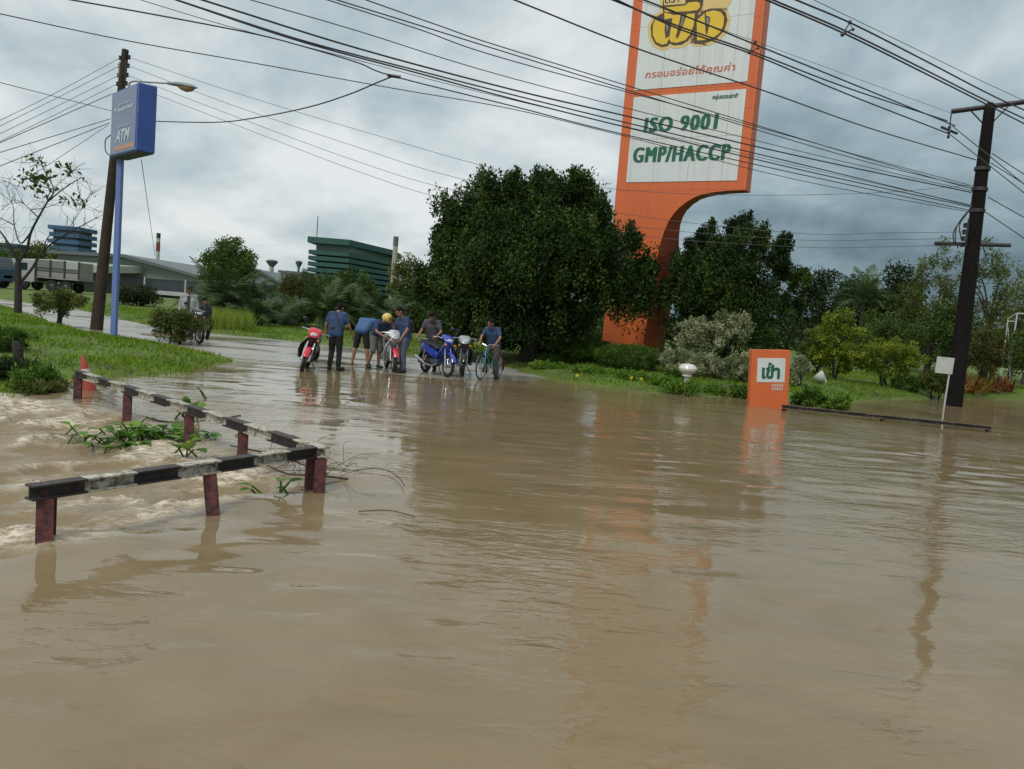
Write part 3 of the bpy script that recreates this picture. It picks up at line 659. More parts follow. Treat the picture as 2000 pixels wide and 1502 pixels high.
for k, (a, b, mids, lb_) in enumerate([((1497, 0), (2040, 262), [(1650, 66), (1800, 140), (1925, 203)], 'lower left cable of the pair at the top right corner'),
        ((1510, 0), (2040, 250), [(1655, 62), (1800, 133), (1925, 196)], 'upper left cable of the pair at the top right corner'),
        ((1555, 0), (2040, 232), [(1668, 48), (1800, 115), (1945, 190)], 'cable running above the dark spacer at the top right corner')]):
    p1 = at(b[0], b[1], RY-1.2); wire('power_cable', lb_, gp(a[0], a[1], p1.z-.15), p1, mids, .019, CABLE, 'three power cables at top right', e0=26, e1=26)
p1 = at(2040, 215, RY-1); wire('overhead_wire', 'thin grey wire highest at the top right corner', gp(1590, 0, p1.z), p1, [(1750, 77), (1900, 150)], .008, ALU, e0=26, e1=26)
p1 = at(1860, 222, RY+.2); wire('overhead_wire', 'thin grey wire meeting the crossarm tip of the right pole', gp(1245, 0, p1.z), p1, [(1450, 72), (1650, 145)], .006, ALU, e0=26)
# spacers and hangers on the cables
def spacer(label, px, py, Y, s):
    c = at(px, py, Y); t_ = thing('cable_spacer', label, 'cable spacer', c, group='cable spacers')
    MB().tube([Vector((-.35*s, 0, -.42*s)), Vector((.05*s, 0, .35*s)), Vector((.30*s, 0, -.05*s)), Vector((-.35*s, 0, -.42*s))], .055*s, 6).build('frame', CABLE, t_)
    for q_, r_ in (((.05, .40), .14), ((-.35, -.45), .15), ((.33, -.06), .11)): MB().sph((q_[0]*s, 0, q_[1]*s), r_*s, 8, 6).build('clamp', DSTEEL, t_)
spacer('dark cable spacer hanging clear against the sky at top right', 1657, 55, 15.2, .27)
spacer('cable spacer in front of the right orange edge of the tall sign', 1473, 92, 14.5, .22)
hg = thing('insulator_string', 'insulator string hanging from the left tip of the right pole crossarm', 'insulator', at(1858, 222, RY+.3)); 
MB().lathe([(.02, -.75), (.05, -.70), (.02, -.62), (.05, -.55), (.02, -.47), (.05, -.40), (.02, -.32), (.02, 0)], 10).build('discs', CERAM, hg); MB().box((0, 0, -.5), (.55, .06, .06), (0, .3, 0)).build('yoke', DSTEEL, hg)
# leads from the crossarm past the pole to the right edge
for a, b, lb_ in [((1860, 246), (2040, 392), 'upper jumper lead from the insulator string to the right edge'), ((1856, 263), (2040, 408), 'lower jumper lead from the insulator string to the right edge'),
                  ((1938, 300), (2040, 366), 'cable from the black pole to the right edge below the crossarm'), ((1930, 385), (2040, 447), 'wire leaving the black pole at mid height to the right'),
                  ((1926, 415), (2040, 492), 'lowest dark wire leaving the black pole to the right'), ((1935, 318), (2040, 384), 'thin cable leaving the black pole just under the upper right cables')]:
    wire('overhead_wire', lb_, at(a[0], a[1], RY-.3), at(b[0], b[1], RY-2.2), [], .014, CABLE, e1=26)
# wires from the left pole
for k in range(4):
    nm = ('top', 'second', 'third', 'bottom')[k]
    yl = (236, 248, 262, 277)[k]; m_ = [((450, 178), (700, 254), (1000, 338), (1210, 370), (1440, 381), (1700, 377)), ((450, 204), (700, 288), (880, 344), (1200, 415), (1550, 455), (1720, 455)), ((450, 224), (700, 316), (880, 370), (1200, 437), (1550, 468), (1720, 468)), ((450, 240), (700, 335), (880, 391), (1200, 455), (1550, 482), (1720, 482))][k]
    wire('low_voltage_wire', nm+' of the four thin wires from the left pole towards the big tree', INS_R[k], (RINS[k] if k else at(1893, 362, RY)), list(m_), .0075, ALU, 'four thin wires between the poles')
    wire('low_voltage_wire', nm+' of the four thin wires from the left pole to the left edge', INS_L[k], at(-60, yl+28, 22), [(100, (186, 197, 213, 228)[k])], .0085, ALU, 'four thin wires to the left edge', e1=26)
for k, (a, b, Y, r_, lb_) in enumerate([((220, 183), (-60, 305), 22, .012, 'dark cable from the pole to the left edge below the four wires'), ((216, 232), (-60, 316), 22, .011, 'upper of two telephone wires dropping to the left edge'), ((214, 240), (-60, 348), 22, .012, 'lower of two telephone wires dropping to the left edge'), ((212, 244), (70, 338), 24, .008, 'short thin wire dropping behind the bare tree'), ((220, 217), (-60, 146), 20, .010, 'thin wire rising from the left pole to the left edge')]):
    wire('overhead_wire', lb_, at(a[0], a[1], pp.y-.1), at(b[0], b[1], Y), [], r_, CABLE, e1=0 if b[0] > 0 else 26)
wire('drop_cable', 'black cable loop sagging from the clamp to behind the bank sign', at(240, 236, pp.y), at(768, 149, 17.5), [(300, 237), (420, 239), (500, 230), (600, 210), (680, 185), (740, 160)], .016, CABLE)
tag(MB().cyl((0, 0, 0), (.28, 0, -.02), .035, n=8).build('cable_clamp', CABLE, None, loc=at(757, 147, 17.5)), 'black clamp where the hanging cable loop ends', 'clamp')
wire('guy_wire', 'thin wire hanging down from the bank sign to the striped chimney', at(276, 312, ATM_Y+1), at(303, 500, 60), [], .012, ALU)
# ---- the tall orange pylon sign
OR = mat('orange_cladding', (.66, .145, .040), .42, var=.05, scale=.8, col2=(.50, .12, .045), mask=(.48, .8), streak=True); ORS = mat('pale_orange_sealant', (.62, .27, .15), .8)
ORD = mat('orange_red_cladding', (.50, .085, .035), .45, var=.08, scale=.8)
PWH = mat('white_cladding', (.66, .70, .69), .45, var=.04, scale=.8, col2=(.50, .52, .49), mask=(.5, .8), streak=True); GREY_S = mat('grey_sealant', (.45, .48, .48), .8)
GRN = mat('green_sign_print', (.012, .125, .075), .5, var=.08); SLOG = mat('salmon_sign_print', (.58, .17, .10), .5, var=.1)
YEL = mat('yellow_logo', (.74, .50, .035), .45, var=.06, scale=2); BRN = mat('brown_logo_outline', (.075, .045, .03), .5); HALO = mat('pale_yellow_logo_halo', (.70, .52, .20), .5, var=.05); GRY = mat('grey_logo_gap', (.25, .24, .22), .5)
PU = Vector((.857, -.515, 0)).normalized(); PN = Vector((-PU.y*-1*-1, 0, 0)); PN = Vector((PU.y, -PU.x, 0)); PW = Vector((0, 0, 1))
P0 = at(1203, 370, 31.2)
def uw(px, py):
    q = on_plane(px, py, P0, PN)-P0; return q.dot(PU), q.z
BWD = uw(1457, 371)[0]
gz0 = GZ(P0.x, P0.y); base_w = gz0-.1-P0.z; TOPW = uw(1240, 0)[1]+4.2
pyl = thing('pylon_sign', 'tall orange pylon sign with white panels on a curved orange stem', 'sign', Vector((P0.x, P0.y, gz0)))
def P3(u, w_, d=0.0): return P0+PU*u+PW*w_+PN*d
crv = [(1457, 371), (1420, 372.5), (1396, 375), (1375, 379), (1359, 384), (1343, 393), (1327, 405), (1316, 417), (1306, 432), (1297, 452), (1290, 475), (1283, 505), (1277, 540), (1271, 580), (1264, 625), (1258, 660)]
curve = [uw(*q) for q in crv]; curve[0] = (BWD, curve[0][1]); curve.append((curve[-1][0]-.05, base_w))
bot_w = curve[0][1]
outline = [(0, base_w), (0, TOPW), (BWD, TOPW)]+curve
def thick(w_):
    t_ = min(1, max(0, (bot_w-w_)/2.6)); t_ = t_*t_*(3-2*t_); return .55+1.75*t_
# core behind the panels
mb = MB(); fr = [P3(max(.02, min(u, BWD-.02)), w_, -.008) for u, w_ in outline]; bk = [P3(max(.02, min(u, BWD-.02)), w_, -thick(w_)) for u, w_ in outline]
n_ = len(fr); mb.add(fr+bk, [list(range(n_-1, -1, -1)), [n_+i for i in range(n_)]]+[(i, (i+1) % n_, n_+(i+1) % n_, n_+i) for i in range(n_)])
mb.build('core', ORS, pyl, 25, origin=pyl.location)
def clip(poly, u0, u1, w0, w1):
    for ax, val, sg in ((0, u0, 1), (0, u1, -1), (1, w0, 1), (1, w1, -1)):
        out = []
        for i in range(len(poly)):
            a, b = poly[i], poly[(i+1) % len(poly)]; ia = (a[ax]-val)*sg >= 0; ib = (b[ax]-val)*sg >= 0
            if ia: out.append(a)
            if ia != ib:
                t_ = (val-a[ax])/(b[ax]-a[ax]); out.append((a[0]+t_*(b[0]-a[0]), a[1]+t_*(b[1]-a[1])))
        poly = out
        if not poly: break
    return poly
us = [0]+[uw(x_, 352)[0] for x_ in (1275, 1342, 1410)]+[BWD]
ws = [base_w, uw(1180, 600)[1], uw(1190, 480)[1], bot_w+.02, uw(1440, 212)[1], uw(1450, 165)[1]-.02]
while ws[-1] < TOPW-.3: ws.append(min(ws[-1]+2.3, TOPW))
g_ = .010
def panels(outl, u_, w_, m, nm, d0, th):
    for i in range(len(u_)-1):
        for j in range(len(w_)-1):
            pg = clip(outl, u_[i]+g_/2, u_[i+1]-g_/2, w_[j]+g_/2, w_[j+1]-g_/2)
            if len(pg) < 3: continue
            MB().prism([P3(a, b, d0) for a, b in pg], PN*th).build(nm, m, pyl, 20, origin=pyl.location)
panels(outline, us, ws, OR, 'cladding_panel', -.015, .017)
fr_in = uw(1222, 300)[0]; sB = uw(1222, 357); sT = uw(1238, 179); iu0 = uw(1224, 345)[0]; iu1 = uw(1441, 340)[0]
iw0 = (uw(1222, 357)[1]+uw(1437, 352)[1])/2; iw1 = (uw(1238, 188)[1]+uw(1452, 177)[1])/2; jw0 = (uw(1240, 176)[1]+uw(1455, 160)[1])/2
rect = lambda a, b, c, d: [(a, c), (b, c), (b, d), (a, d)]
panels(rect(iu0, iu1, iw0, iw1), [iu0]+us[1:-1]+[iu1], [iw0-.02, iw0+(iw1-iw0)*.5, iw1+.02], PWH, 'white_panel', .004, .02)
panels(rect(iu0, iu1, jw0, TOPW-.6), [iu0]+us[1:-1]+[iu1], [jw0-.02, jw0+2.3, jw0+4.6, TOPW], PWH, 'white_panel', .004, .02)
# cladding along the curved underside and the right edge
seg = []
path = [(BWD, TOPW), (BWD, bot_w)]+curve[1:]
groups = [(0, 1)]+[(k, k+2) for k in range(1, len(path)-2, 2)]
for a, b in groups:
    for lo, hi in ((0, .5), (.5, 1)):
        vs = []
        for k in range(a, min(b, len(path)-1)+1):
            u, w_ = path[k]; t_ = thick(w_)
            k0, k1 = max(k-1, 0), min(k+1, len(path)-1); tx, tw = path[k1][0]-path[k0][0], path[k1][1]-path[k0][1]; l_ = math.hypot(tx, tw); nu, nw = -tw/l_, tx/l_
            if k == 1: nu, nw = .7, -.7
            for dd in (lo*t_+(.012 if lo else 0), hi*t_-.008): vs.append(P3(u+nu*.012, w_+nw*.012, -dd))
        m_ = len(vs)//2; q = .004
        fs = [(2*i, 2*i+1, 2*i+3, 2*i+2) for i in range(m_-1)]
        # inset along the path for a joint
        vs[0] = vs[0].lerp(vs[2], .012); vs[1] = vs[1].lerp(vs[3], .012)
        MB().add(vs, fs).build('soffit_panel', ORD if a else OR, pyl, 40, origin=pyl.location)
# print
FRP = (P0-pyl.location, PU, PW, PN)
def span(px0, py0, px1, py1):
    a, b = uw(px0, py0), uw(px1, py1); return a[0], a[1], b[0], b[1]
def letter(txt, bl, tr, m, fat=(), **k):
    u0, w0 = uw(*bl); u1, w1 = uw(*tr); 
    for j, f in enumerate(fat or (0,)): lettering('lettering', txt, 1.0, m, pyl, FRP, u0+f, w0, u1-u0, w1-w0, off=.026+j*.0015, ext=.006, **k)
letter('ISO 9001', (1258, 259), (1402, 222), GRN, fat=(0, .02, .04, -.02, .06), spacing=1.18, shear=.06)
letter('GMP/HACCP', (1237, 318), (1426, 281), GRN, fat=(0, .02, .04, -.02, .06), spacing=1.18, shear=.06)
letter('กรอบอร่อยได้คุณค่า', (1260, 158), (1437, 121), SLOG, fat=(0, .015), spacing=1.05, shear=.12)
letter('กลุ่มธรรมชาติ', (1391, 197), (1442, 181), GRN, fat=(0, .012), shear=.2)
def logo(px, m, lift):
    pts = [uw(a, b) for a, b in px]; MB().prism([P3(u, w_, .024+lift) for u, w_ in pts], PN*.008).build('logo_print', m, pyl, 20, origin=pyl.location)
sc = lambda L_: [(1250+x_/8.345, y_/8.345) for x_, y_ in L_]
OUTL = [(370, 110), (385, 215), (250, 290), (180, 430), (190, 600), (250, 720), (350, 775), (450, 760), (490, 715), (560, 745), (680, 735), (790, 670), (860, 560), (880, 520), (890, 720), (1100, 700), (1250, 640), (1380, 500), (1430, 330), (1400, 200), (1300, 140), (1150, 145), (1020, 190), (960, 260), (960, 190), (1030, 90), (1040, 0), (1060, -220), (700, -260), (420, -180), (390, -40)]
def grow(poly, d):
    cx_ = sum(p[0] for p in poly)/len(poly); cy_ = sum(p[1] for p in poly)/len(poly); n_ = len(poly); out = []
    ar = sum(poly[i][0]*poly[(i+1) % n_][1]-poly[(i+1) % n_][0]*poly[i][1] for i in range(n_))
    for i in range(n_):
        a, b, c = poly[i-1], poly[i], poly[(i+1) % n_]; tx, ty = c[0]-a[0], c[1]-a[1]; l_ = math.hypot(tx, ty) or 1; s_ = 1 if ar > 0 else -1
        out.append((b[0]+s_*ty/l_*d, b[1]-s_*tx/l_*d))
    return out
logo(sc(grow(OUTL, 52)+[]), HALO, 0)
logo(sc([(1040, -230), (1500, -230), (1495, 30), (1420, 130), (1300, 140), (1150, 145), (1020, 190), (1030, 90)]), HALO, .003)
logo(sc(OUTL), BRN, .006)
for L_ in ([(400, 215), (410, 330), (260, 310), (215, 420), (215, 580), (270, 690), (360, 735), (440, 720), (480, 640), (470, 600), (425, 640), (405, 500), (420, 320), (530, 300), (530, 240)],
           [(530, 250), (670, 250), (640, 400), (590, 600), (600, 640), (640, 600), (700, 440), (740, 330), (770, 235), (900, 225), (880, 420), (820, 570), (740, 660), (600, 705), (510, 690), (480, 640), (500, 520), (530, 340)],
           [(400, 130), (740, 95), (800, 45), (930, 35), (980, 60), (985, 120), (940, 170), (800, 190), (520, 200), (410, 205)],
           [(930, 340), (1060, 220), (1060, 300), (1075, 560), (1105, 560), (1150, 330), (1140, 280), (1080, 260), (1080, 205), (1200, 175), (1320, 200), (1375, 280), (1365, 420), (1310, 540), (1200, 620), (1050, 660), (935, 665)]):
    logo(sc(L_), YEL, .010)
logo(sc([(1085, 290), (1130, 300), (1125, 400), (1095, 420)]), GRY, .012); logo(sc([(430, 370), (475, 380), (460, 500), (440, 520)]), GRY, .012); logo(sc([(700, 270), (730, 275), (690, 430), (665, 420)]), GRY, .012)
logo(sc([(760, -20), (1060, -20), (1030, 20), (760, 15)]), BRN, .012)
logo(sc([(395, -150), (750, -170), (745, 70), (400, 95)]), HALO, .012)
u0, w0 = uw(1299, 8); u1, w1 = uw(1328, -8); lettering('lettering', 'ตรา', 1.0, BRN, pyl, FRP, u0, w0, u1-u0, w1-w0, off=.046, ext=.004, bold=.015)

# ---- small orange entrance sign
eb = gp(1503, 796, 0); EY = eb.y; es = thing('entrance_sign', 'small orange entrance sign with white square standing in flood water', 'sign', (eb.x, eb.y, -.35)); es.rotation_euler = (0, R(-3.6), R(5))
sc_ = EY/FPX; EW = 77*sc_; EH = 113*sc_+.35
ENT = mat('orange_entrance_paint', (.66, .15, .045), .45, var=.06, scale=2, col2=(.45, .13, .06), mask=(.62, .8)); 
MB().box((0, .09, EH/2), (EW, .18, EH), bev=.008).build('sign_body', ENT, es, 20)
MB().box((0, -.004, EH/2), (EW*.985, .008, EH*.985)).build('face_sheet', ENT, es, 20)
FRE = (Vector((-EW/2, -.010, 0)), Vector((1, 0, 0)), Vector((0, 0, 1)), Vector((0, -1, 0)))
wx, wz_ = EW*.52, EH-.33*(EH-.35)-.02; wh = 47*sc_
MB().box((0+.01, -.012, EH-16*sc_-wh/2), (56*sc_, .008, wh)).build('white_panel', PWH, es, 20)
lettering('lettering', 'เข้า', .3, GRN, es, FRE, EW*.27, EH-16*sc_-wh*.86, EW*.47, wh*.68, off=.010, bold=.012)
EMB = mat('pale_emblem_print', (.62, .50, .45), .5)
mb = MB()
for k in range(5):
    x_ = EW*.04+k*EW*.062; z_ = EH-72*sc_
    for dz in (0, -.085): mb.prism([Vector((x_+a, -.010, z_+dz+b)) for a, b in ((0, .03), (.025, .07), (.06, .07), (.035, .035), (.06, 0), (.025, 0))], (0, -.006, 0))
mb.build('emblem', EMB, es, 20)

# ---- white board on a thin post beside the right pole
wb = gp(1842, 800, 0); t_ = thing('notice_board', 'blank white board on a thin white stake beside the black pole', 'sign', (wb.x, wb.y, -.2)); t_.rotation_euler = (0, R(1.5), 0)
s_ = wb.y/FPX; WPT = mat('white_weathered_board', (.50, .51, .49), .6, var=.12, scale=5, col2=(.3, .3, .27), mask=(.6, .75))
MB().box((.02, .02, .55), (.035, .035, 1.6)).build('stake', WPT, t_, 20); MB().box((-.16, -.006, .2+86*s_), (34*s_, .02, 32*s_), bev=.004).build('board', WPT, t_, 20)

# ---- white mushroom lamp in the garden, a second one tipped over
WLP = mat('white_lamp_plastic', (.66, .66, .63), .35, var=.06, scale=5); WLG = mat('lamp_globe', (.70, .69, .62), .2, var=.04)
def garden_lamp(label, loc, rot=(0, 0, 0), s=1.0):
    t_ = thing('garden_lamp', label, 'garden lamp', loc); t_.rotation_euler = rot; t_.scale = (s, s, s)
    MB().lathe([(.16, 0), (.16, .05), (.11, .09), (.085, .14)], 16).build('base', WLP, t_)
    mb = MB(); mb.lathe([(.075, .13), (.065, .35), (.06, .50), (.085, .54)], 12); mb.build('column', WLP, t_)
    MB().lathe([(.09, .53), (.13, .56), (.12, .60), (.10, .62)], 16).build('collar', WLP, t_)
    MB().lathe([(.10, .61), (.18, .65), (.225, .71)], 18).build('lamp_shade', WLP, t_); MB().lathe([(.225, .71), (.24, .76), (.205, .83), (.12, .875), (.02, .885)], 18).build('globe', WLG, t_)
    return t_
lp = gp(1338, 772, 0); garden_lamp('white mushroom garden lamp standing at the flooded hedge edge', (lp.x, lp.y, -.06))
l2 = place(1600, 750); t_ = thing('garden_floodlight', 'white bowl shaped garden floodlight tilted up right of the entrance sign', 'floodlight', l2)
TM = Euler((R(-25), R(-42), 0)).to_matrix()
MB().lathe([(.05, -.14), (.11, -.10), (.17, -.02), (.20, .08), (.205, .12), (.185, .12), (.15, .02), (.05, -.06)], 18, (0, 0, .22), TM).build('reflector_bowl', WLP, t_)
MB().lathe([(.17, .10), (.12, .13), (.02, .14)], 16, (0, 0, .22), TM).build('lens', WLG, t_); MB().tube([(-.02, 0, -.05), (.02, 0, .08), (.05, .02, .14)], .035, 8).build('stand', DSTEEL, t_); MB().box((.17, -.02, .17), (.05, .03, .26), (0, R(-25), 0), bev=.01).build('bracket', WLP, t_)

# ---- white pipe frame at the right edge
fp = place(1965, 752); FY = fp.y; t_ = thing('pipe_frame', 'white pipe frame like a goal standing on the grass at the right edge', 'frame', fp)
mb = MB()
q = lambda a, b, dy=0: at(a, b, FY+dy)-fp
MB().tube([q(1972, 750), q(1975, 690), q(1987, 612)], .035, 8).build('upright', WPT, t_); MB().tube([q(1954, 738, .5), q(1962, 680, .5), q(1969, 622, .5), q(1987, 612)], .03, 8).build('upright', WPT, t_)
mb = MB()
for a, b, c, d in ((1967, 627, 1985, 628), (1956, 721, 1974, 722)): mb.cyl(q(a, b, .25), q(c, d), .022, n=6)
mb.cyl(q(1969, 640, .3), q(1972, 745), .014, n=6); mb.build('rung', WPT, t_)
mb = MB(); mb.cyl(q(1987, 612), q(2060, 616), .03, n=8); mb.cyl(q(1974, 724), q(2060, 730), .025, n=8); mb.cyl(q(1982, 668), q(2060, 672), .02, n=6); mb.build('crossbar', WPT, t_)
# ================================================================== MOTORCYCLES, BICYCLE, PEOPLE
TYRE = mat('tyre_rubber', (.022, .022, .022), .75, var=.2); CHROME = mat('chrome', (.55, .55, .55), .22, .95, var=.05); ALLOY = mat('alloy_grey', (.38, .38, .38), .35, .8, var=.08)
BPLAST = mat('black_plastic', (.022, .022, .024), .45, var=.2); SEATM = mat('black_vinyl', (.020, .020, .022), .55, var=.2); LENS = mat('clear_lens', (.55, .57, .58), .08, spec=.8); REDL = mat('red_lens', (.45, .02, .02), .2); AMB = mat('amber_indicator', (.55, .20, .03), .2); ENG = mat('engine_grey', (.12, .12, .12), .45, .5, var=.2)
def wheel(parent, x, r, tw=.045, mrim=CHROME, nsp=18, mag=False, steer=None):
    c = Vector((x, 0, r)); o = MB().torus(c, r-tw, tw, 'Y', 28, 8).build('wheel', TYRE, parent)
    MB().torus(c, r-tw*1.9, tw*.36, 'Y', 28, 6).build('rim', mrim, o)
    mb = MB(); rr = r-tw*1.9
    for k in range(nsp):
        a = 2*math.pi*k/nsp; b = a+(.35 if k % 2 else -.35); sy = .03 if k % 2 else -.03
        mb.cyl(c+Vector((.03*math.cos(b), sy, .03*math.sin(b))), c+Vector((rr*math.cos(a), 0, rr*math.sin(a))), .014 if mag else .0035, n=4)
    mb.build('spokes', mrim, o); MB().cyl(c-Vector((0, .055, 0)), c+Vector((0, .055, 0)), .045 if not mag else .06, n=12).build('hub', ALLOY, o)
    return o
def arcstrip(mb, c, r, a0, a1, hw, th=.012, n=10, crown=.02):
    rings = []
    for k in range(n+1):
        a = a0+(a1-a0)*k/n; d = Vector((math.cos(a), 0, math.sin(a)))
        rings.append([c+d*r+Vector((0, -hw, 0)), c+d*(r+crown)+Vector((0, -hw*.5, 0)), c+d*(r+crown*1.2), c+d*(r+crown)+Vector((0, hw*.5, 0)), c+d*r+Vector((0, hw, 0)), c+d*(r+crown-th)+Vector((0, hw*.5, 0)), c+d*(r+crown*1.2-th), c+d*(r+crown-th)+Vector((0, -hw*.5, 0))])
    mb.loft(rings)
def motorbike(label, loc, hd, body, fender, cowl, accent, lean=0.0, basket=True, mag=False):
    t = thing('motorcycle', label, 'motorcycle', loc, math.atan2(hd[1], hd[0]), 'motorcycles parked at the edge of the flood'); t.rotation_euler = (lean, 0, t.rotation_euler[2])
    WB = 1.22; r = .285
    wheel(t, WB, r, .042, ALLOY if mag else CHROME, 10 if mag else 20, mag); wheel(t, 0, r, .048, ALLOY if mag else CHROME, 10 if mag else 20, mag)
    for s in (-1, 1):
        MB().tube([(WB, s*.085, r), (WB-.10, s*.085, .60), (WB-.17, s*.075, .80)], [.026, .024, .02], 8).build('fork_leg', CHROME, t)
        MB().tube([(0, s*.10, r), (.42, s*.10, .34)], .022, 6).build('swing_arm', BPLAST, t)
        MB().tube([(.02, s*.13, r+.02), (.10, s*.13, .62)], .026, 8).build('shock_absorber', CHROME, t)
        MB().cyl((.52, s*.10, .30), (.52, s*.27, .28), .018, n=6).build('footpeg', BPLAST, t)
        m = MB().tube([(WB-.30, s*.22, 1.0), (WB-.28, s*.28, 1.10), (WB-.29, s*.31, 1.17)], .008, 5).build('mirror', BPLAST, t)
        MB().sph((WB-.30, s*.33, 1.20), (.018, .065, .045), 10, 6).build('mirror_glass', BPLAST, m)
        MB().tube([(WB-.24, s*.06, .95), (WB-.30, s*.20, .985), (WB-.38, s*.33, .975)], .013, 6).build('handlebar', CHROME, t)
        MB().cyl((WB-.36, s*.24, .985), (WB-.42, s*.37, .97), .02, n=8).build('grip', BPLAST, t)
        MB().sph((WB-.03, s*.135, .80), (.05, .035, .03), 8, 6).build('indicator', AMB, t)
    mb = MB(); arcstrip(mb, Vector((WB, 0, r)), r+.025, R(20), R(165), .07, crown=.03); mb.build('front_fender', fender, t)
    mb = MB(); arcstrip(mb, Vector((0, 0, r)), r+.04, R(60), R(190), .075, crown=.02); mb.build('rear_fender', BPLAST, t)
    c = MB().eloft([((WB-.33, 0, .98), .11, .05, -.5), ((WB-.24, 0, .99), .16, .085, -.5), ((WB-.14, 0, .955), .15, .10, -.5), ((WB-.06, 0, .91), .10, .075, -.5), ((WB-.03, 0, .895), .06, .05, -.5)], 16).build('headlight_cowl', cowl, t)
    MB().sph((WB-.075, 0, .905), (.05, .095, .055), 14, 8).build('headlight', LENS, c)
    MB().eloft([((WB-.19, 0, .90), .07, .10, .3), ((WB-.16, 0, .78), .12, .09, .9), ((WB-.20, 0, .62), .13, .07, 1.2), ((WB-.30, 0, .46), .12, .06, 1.0), ((WB-.42, 0, .36), .09, .05, .6)], 16).build('front_cover', body, t)
    for s in (-1, 1):   # leg shields sweep back and down from the steering head
        MB().loft([[Vector((WB-.16-.05, s*.06, .86)), Vector((WB-.10, s*.12, .80)), Vector((WB-.13, s*.135, .80)), Vector((WB-.22, s*.08, .86))],
                   [Vector((WB-.26, s*.14, .62)), Vector((WB-.13, s*.22, .64)), Vector((WB-.16, s*.235, .63)), Vector((WB-.28, s*.15, .62))],
                   [Vector((WB-.42, s*.15, .42)), Vector((WB-.26, s*.25, .46)), Vector((WB-.29, s*.262, .45)), Vector((WB-.44, s*.165, .42))],
                   [Vector((WB-.55, s*.13, .30)), Vector((WB-.42, s*.20, .27)), Vector((WB-.45, s*.21, .265)), Vector((WB-.57, s*.14, .295))]]).build('leg_shield', body, t)
        MB().loft([[Vector((.55, s*.10, .62)), Vector((.55, s*.12, .44)), Vector((.53, s*.08, .44)), Vector((.53, s*.07, .62))],
                   [Vector((.20, s*.14, .74)), Vector((.22, s*.155, .56)), Vector((.22, s*.10, .56)), Vector((.20, s*.10, .74))],
                   [Vector((-.12, s*.12, .80)), Vector((-.10, s*.13, .68)), Vector((-.10, s*.09, .68)), Vector((-.12, s*.09, .80))],
                   [Vector((-.33, s*.07, .86)), Vector((-.30, s*.07, .79)), Vector((-.30, s*.04, .79)), Vector((-.33, s*.04, .86))]]).build('side_panel', accent, t)
    MB().eloft([((WB-.30, 0, .66), .07, .07, .9), ((.72, 0, .52), .085, .07, .4), ((.60, 0, .50), .09, .09, 0), ((.45, 0, .58), .10, .12, 0), ((.1, 0, .66), .10, .09, -.15), ((-.25, 0, .76), .07, .06, -.2)], 14).build('frame_spine', body, t)
    MB().eloft([((.62, 0, .66), .07, .03, .3), ((.50, 0, .73), .125, .05, .1), ((.25, 0, .755), .14, .055, 0), ((0, 0, .80), .125, .05, -.1), ((-.26, 0, .84), .10, .04, -.15), ((-.32, 0, .85), .05, .02, -.15)], 16).build('seat', SEATM, t)
    MB().sph((-.36, 0, .80), (.05, .085, .05), 10, 6).build('tail_light', REDL, t)
    MB().box((-.32, 0, .60), (.012, .20, .15), (0, .25, 0)).build('number_plate', mat('plate_white', (.6, .6, .58), .5), t)
    MB().torus((-.2, 0, .88), .13, .011, 'Z', 14, 5).build('grab_rail', CHROME, t)
    MB().eloft([((.75, 0, .34), .07, .07, 0), ((.62, 0, .31), .12, .10, 0), ((.45, 0, .30), .13, .11, 0), ((.34, 0, .32), .09, .09, 0)], 12).build('engine', ENG, t)
    MB().tube([(.72, -.06, .32), (.60, -.14, .22), (.25, -.16, .24), (.15, -.16, .27), (-.30, -.17, .40), (-.34, -.17, .41)], [.02, .022, .022, .045, .05, .03], 10).build('exhaust', CHROME, t)
    MB().box((.25, .13, .31), (.42, .03, .12), (0, 0, 0), bev=.02).build('chain_case', BPLAST, t)
    MB().tube([(.50, .12, .24), (.44, .24+.0*lean, .02)], .012, 6).build('side_stand', DSTEEL, t)
    if basket:
        mb = MB(); cx_, z0, z1 = WB-.02, .56, .80
        ring = lambda z, k: [(cx_-.10*k+.0, -.13*k, z), (cx_+.12*k, -.13*k, z), (cx_+.12*k, .13*k, z), (cx_-.10*k, .13*k, z)]
        for z, k in ((z0+.06, .8), (z0+.12, .88), (z0+.18, .94), (z1, 1.0)): mb.tube(ring(z, k), .006, 4, closed=True)
        for f in np.linspace(-1, 1, 6):
            mb.cyl((cx_+.096, .13*f*.8, z0+.06), (cx_+.12, .13*f, z1), .004, n=4); mb.cyl((cx_-.08, .13*f*.8, z0+.06), (cx_-.10, .13*f, z1), .004, n=4)
        mb.build('basket', BPLAST, t)
    return t
def road_at(px, py):
    p = gr(px, py); p.z = max(float(rz_(np.array([p.x]), np.array([p.y]))[0]), -.03); return p
PRED = mat('red_motor_paint', (.62, .025, .05), .28, var=.04, coat=.4); PWHT = mat('white_motor_paint', (.66, .68, .70), .25, var=.03, coat=.4); PBLU = mat('blue_motor_paint', (.03, .06, .40), .25, var=.05, coat=.5)
PBLK = mat('black_motor_paint', (.018, .018, .02), .2, var=.1, coat=.5); PSIL = mat('silver_motor_paint', (.42, .43, .45), .3, .5, var=.05)
def front_at(px, py, hd, k=1.22):
    p = road_at(px, py); h = Vector(hd).normalized(); q = p-Vector((h.x, h.y, 0))*k; q.z = p.z; return q
h1 = (.16, -.98); motorbike('red motorcycle leaning on its side stand left of the standing man', front_at(588, 727, h1), h1, PBLK, PRED, PRED, PBLK, lean=R(-17) if False else R(-15), basket=False)
h2 = (.30, -.95); motorbike('white motorcycle with a red front fender between the bending people', front_at(768, 727, h2), h2, PWHT, PRED, PWHT, PWHT)
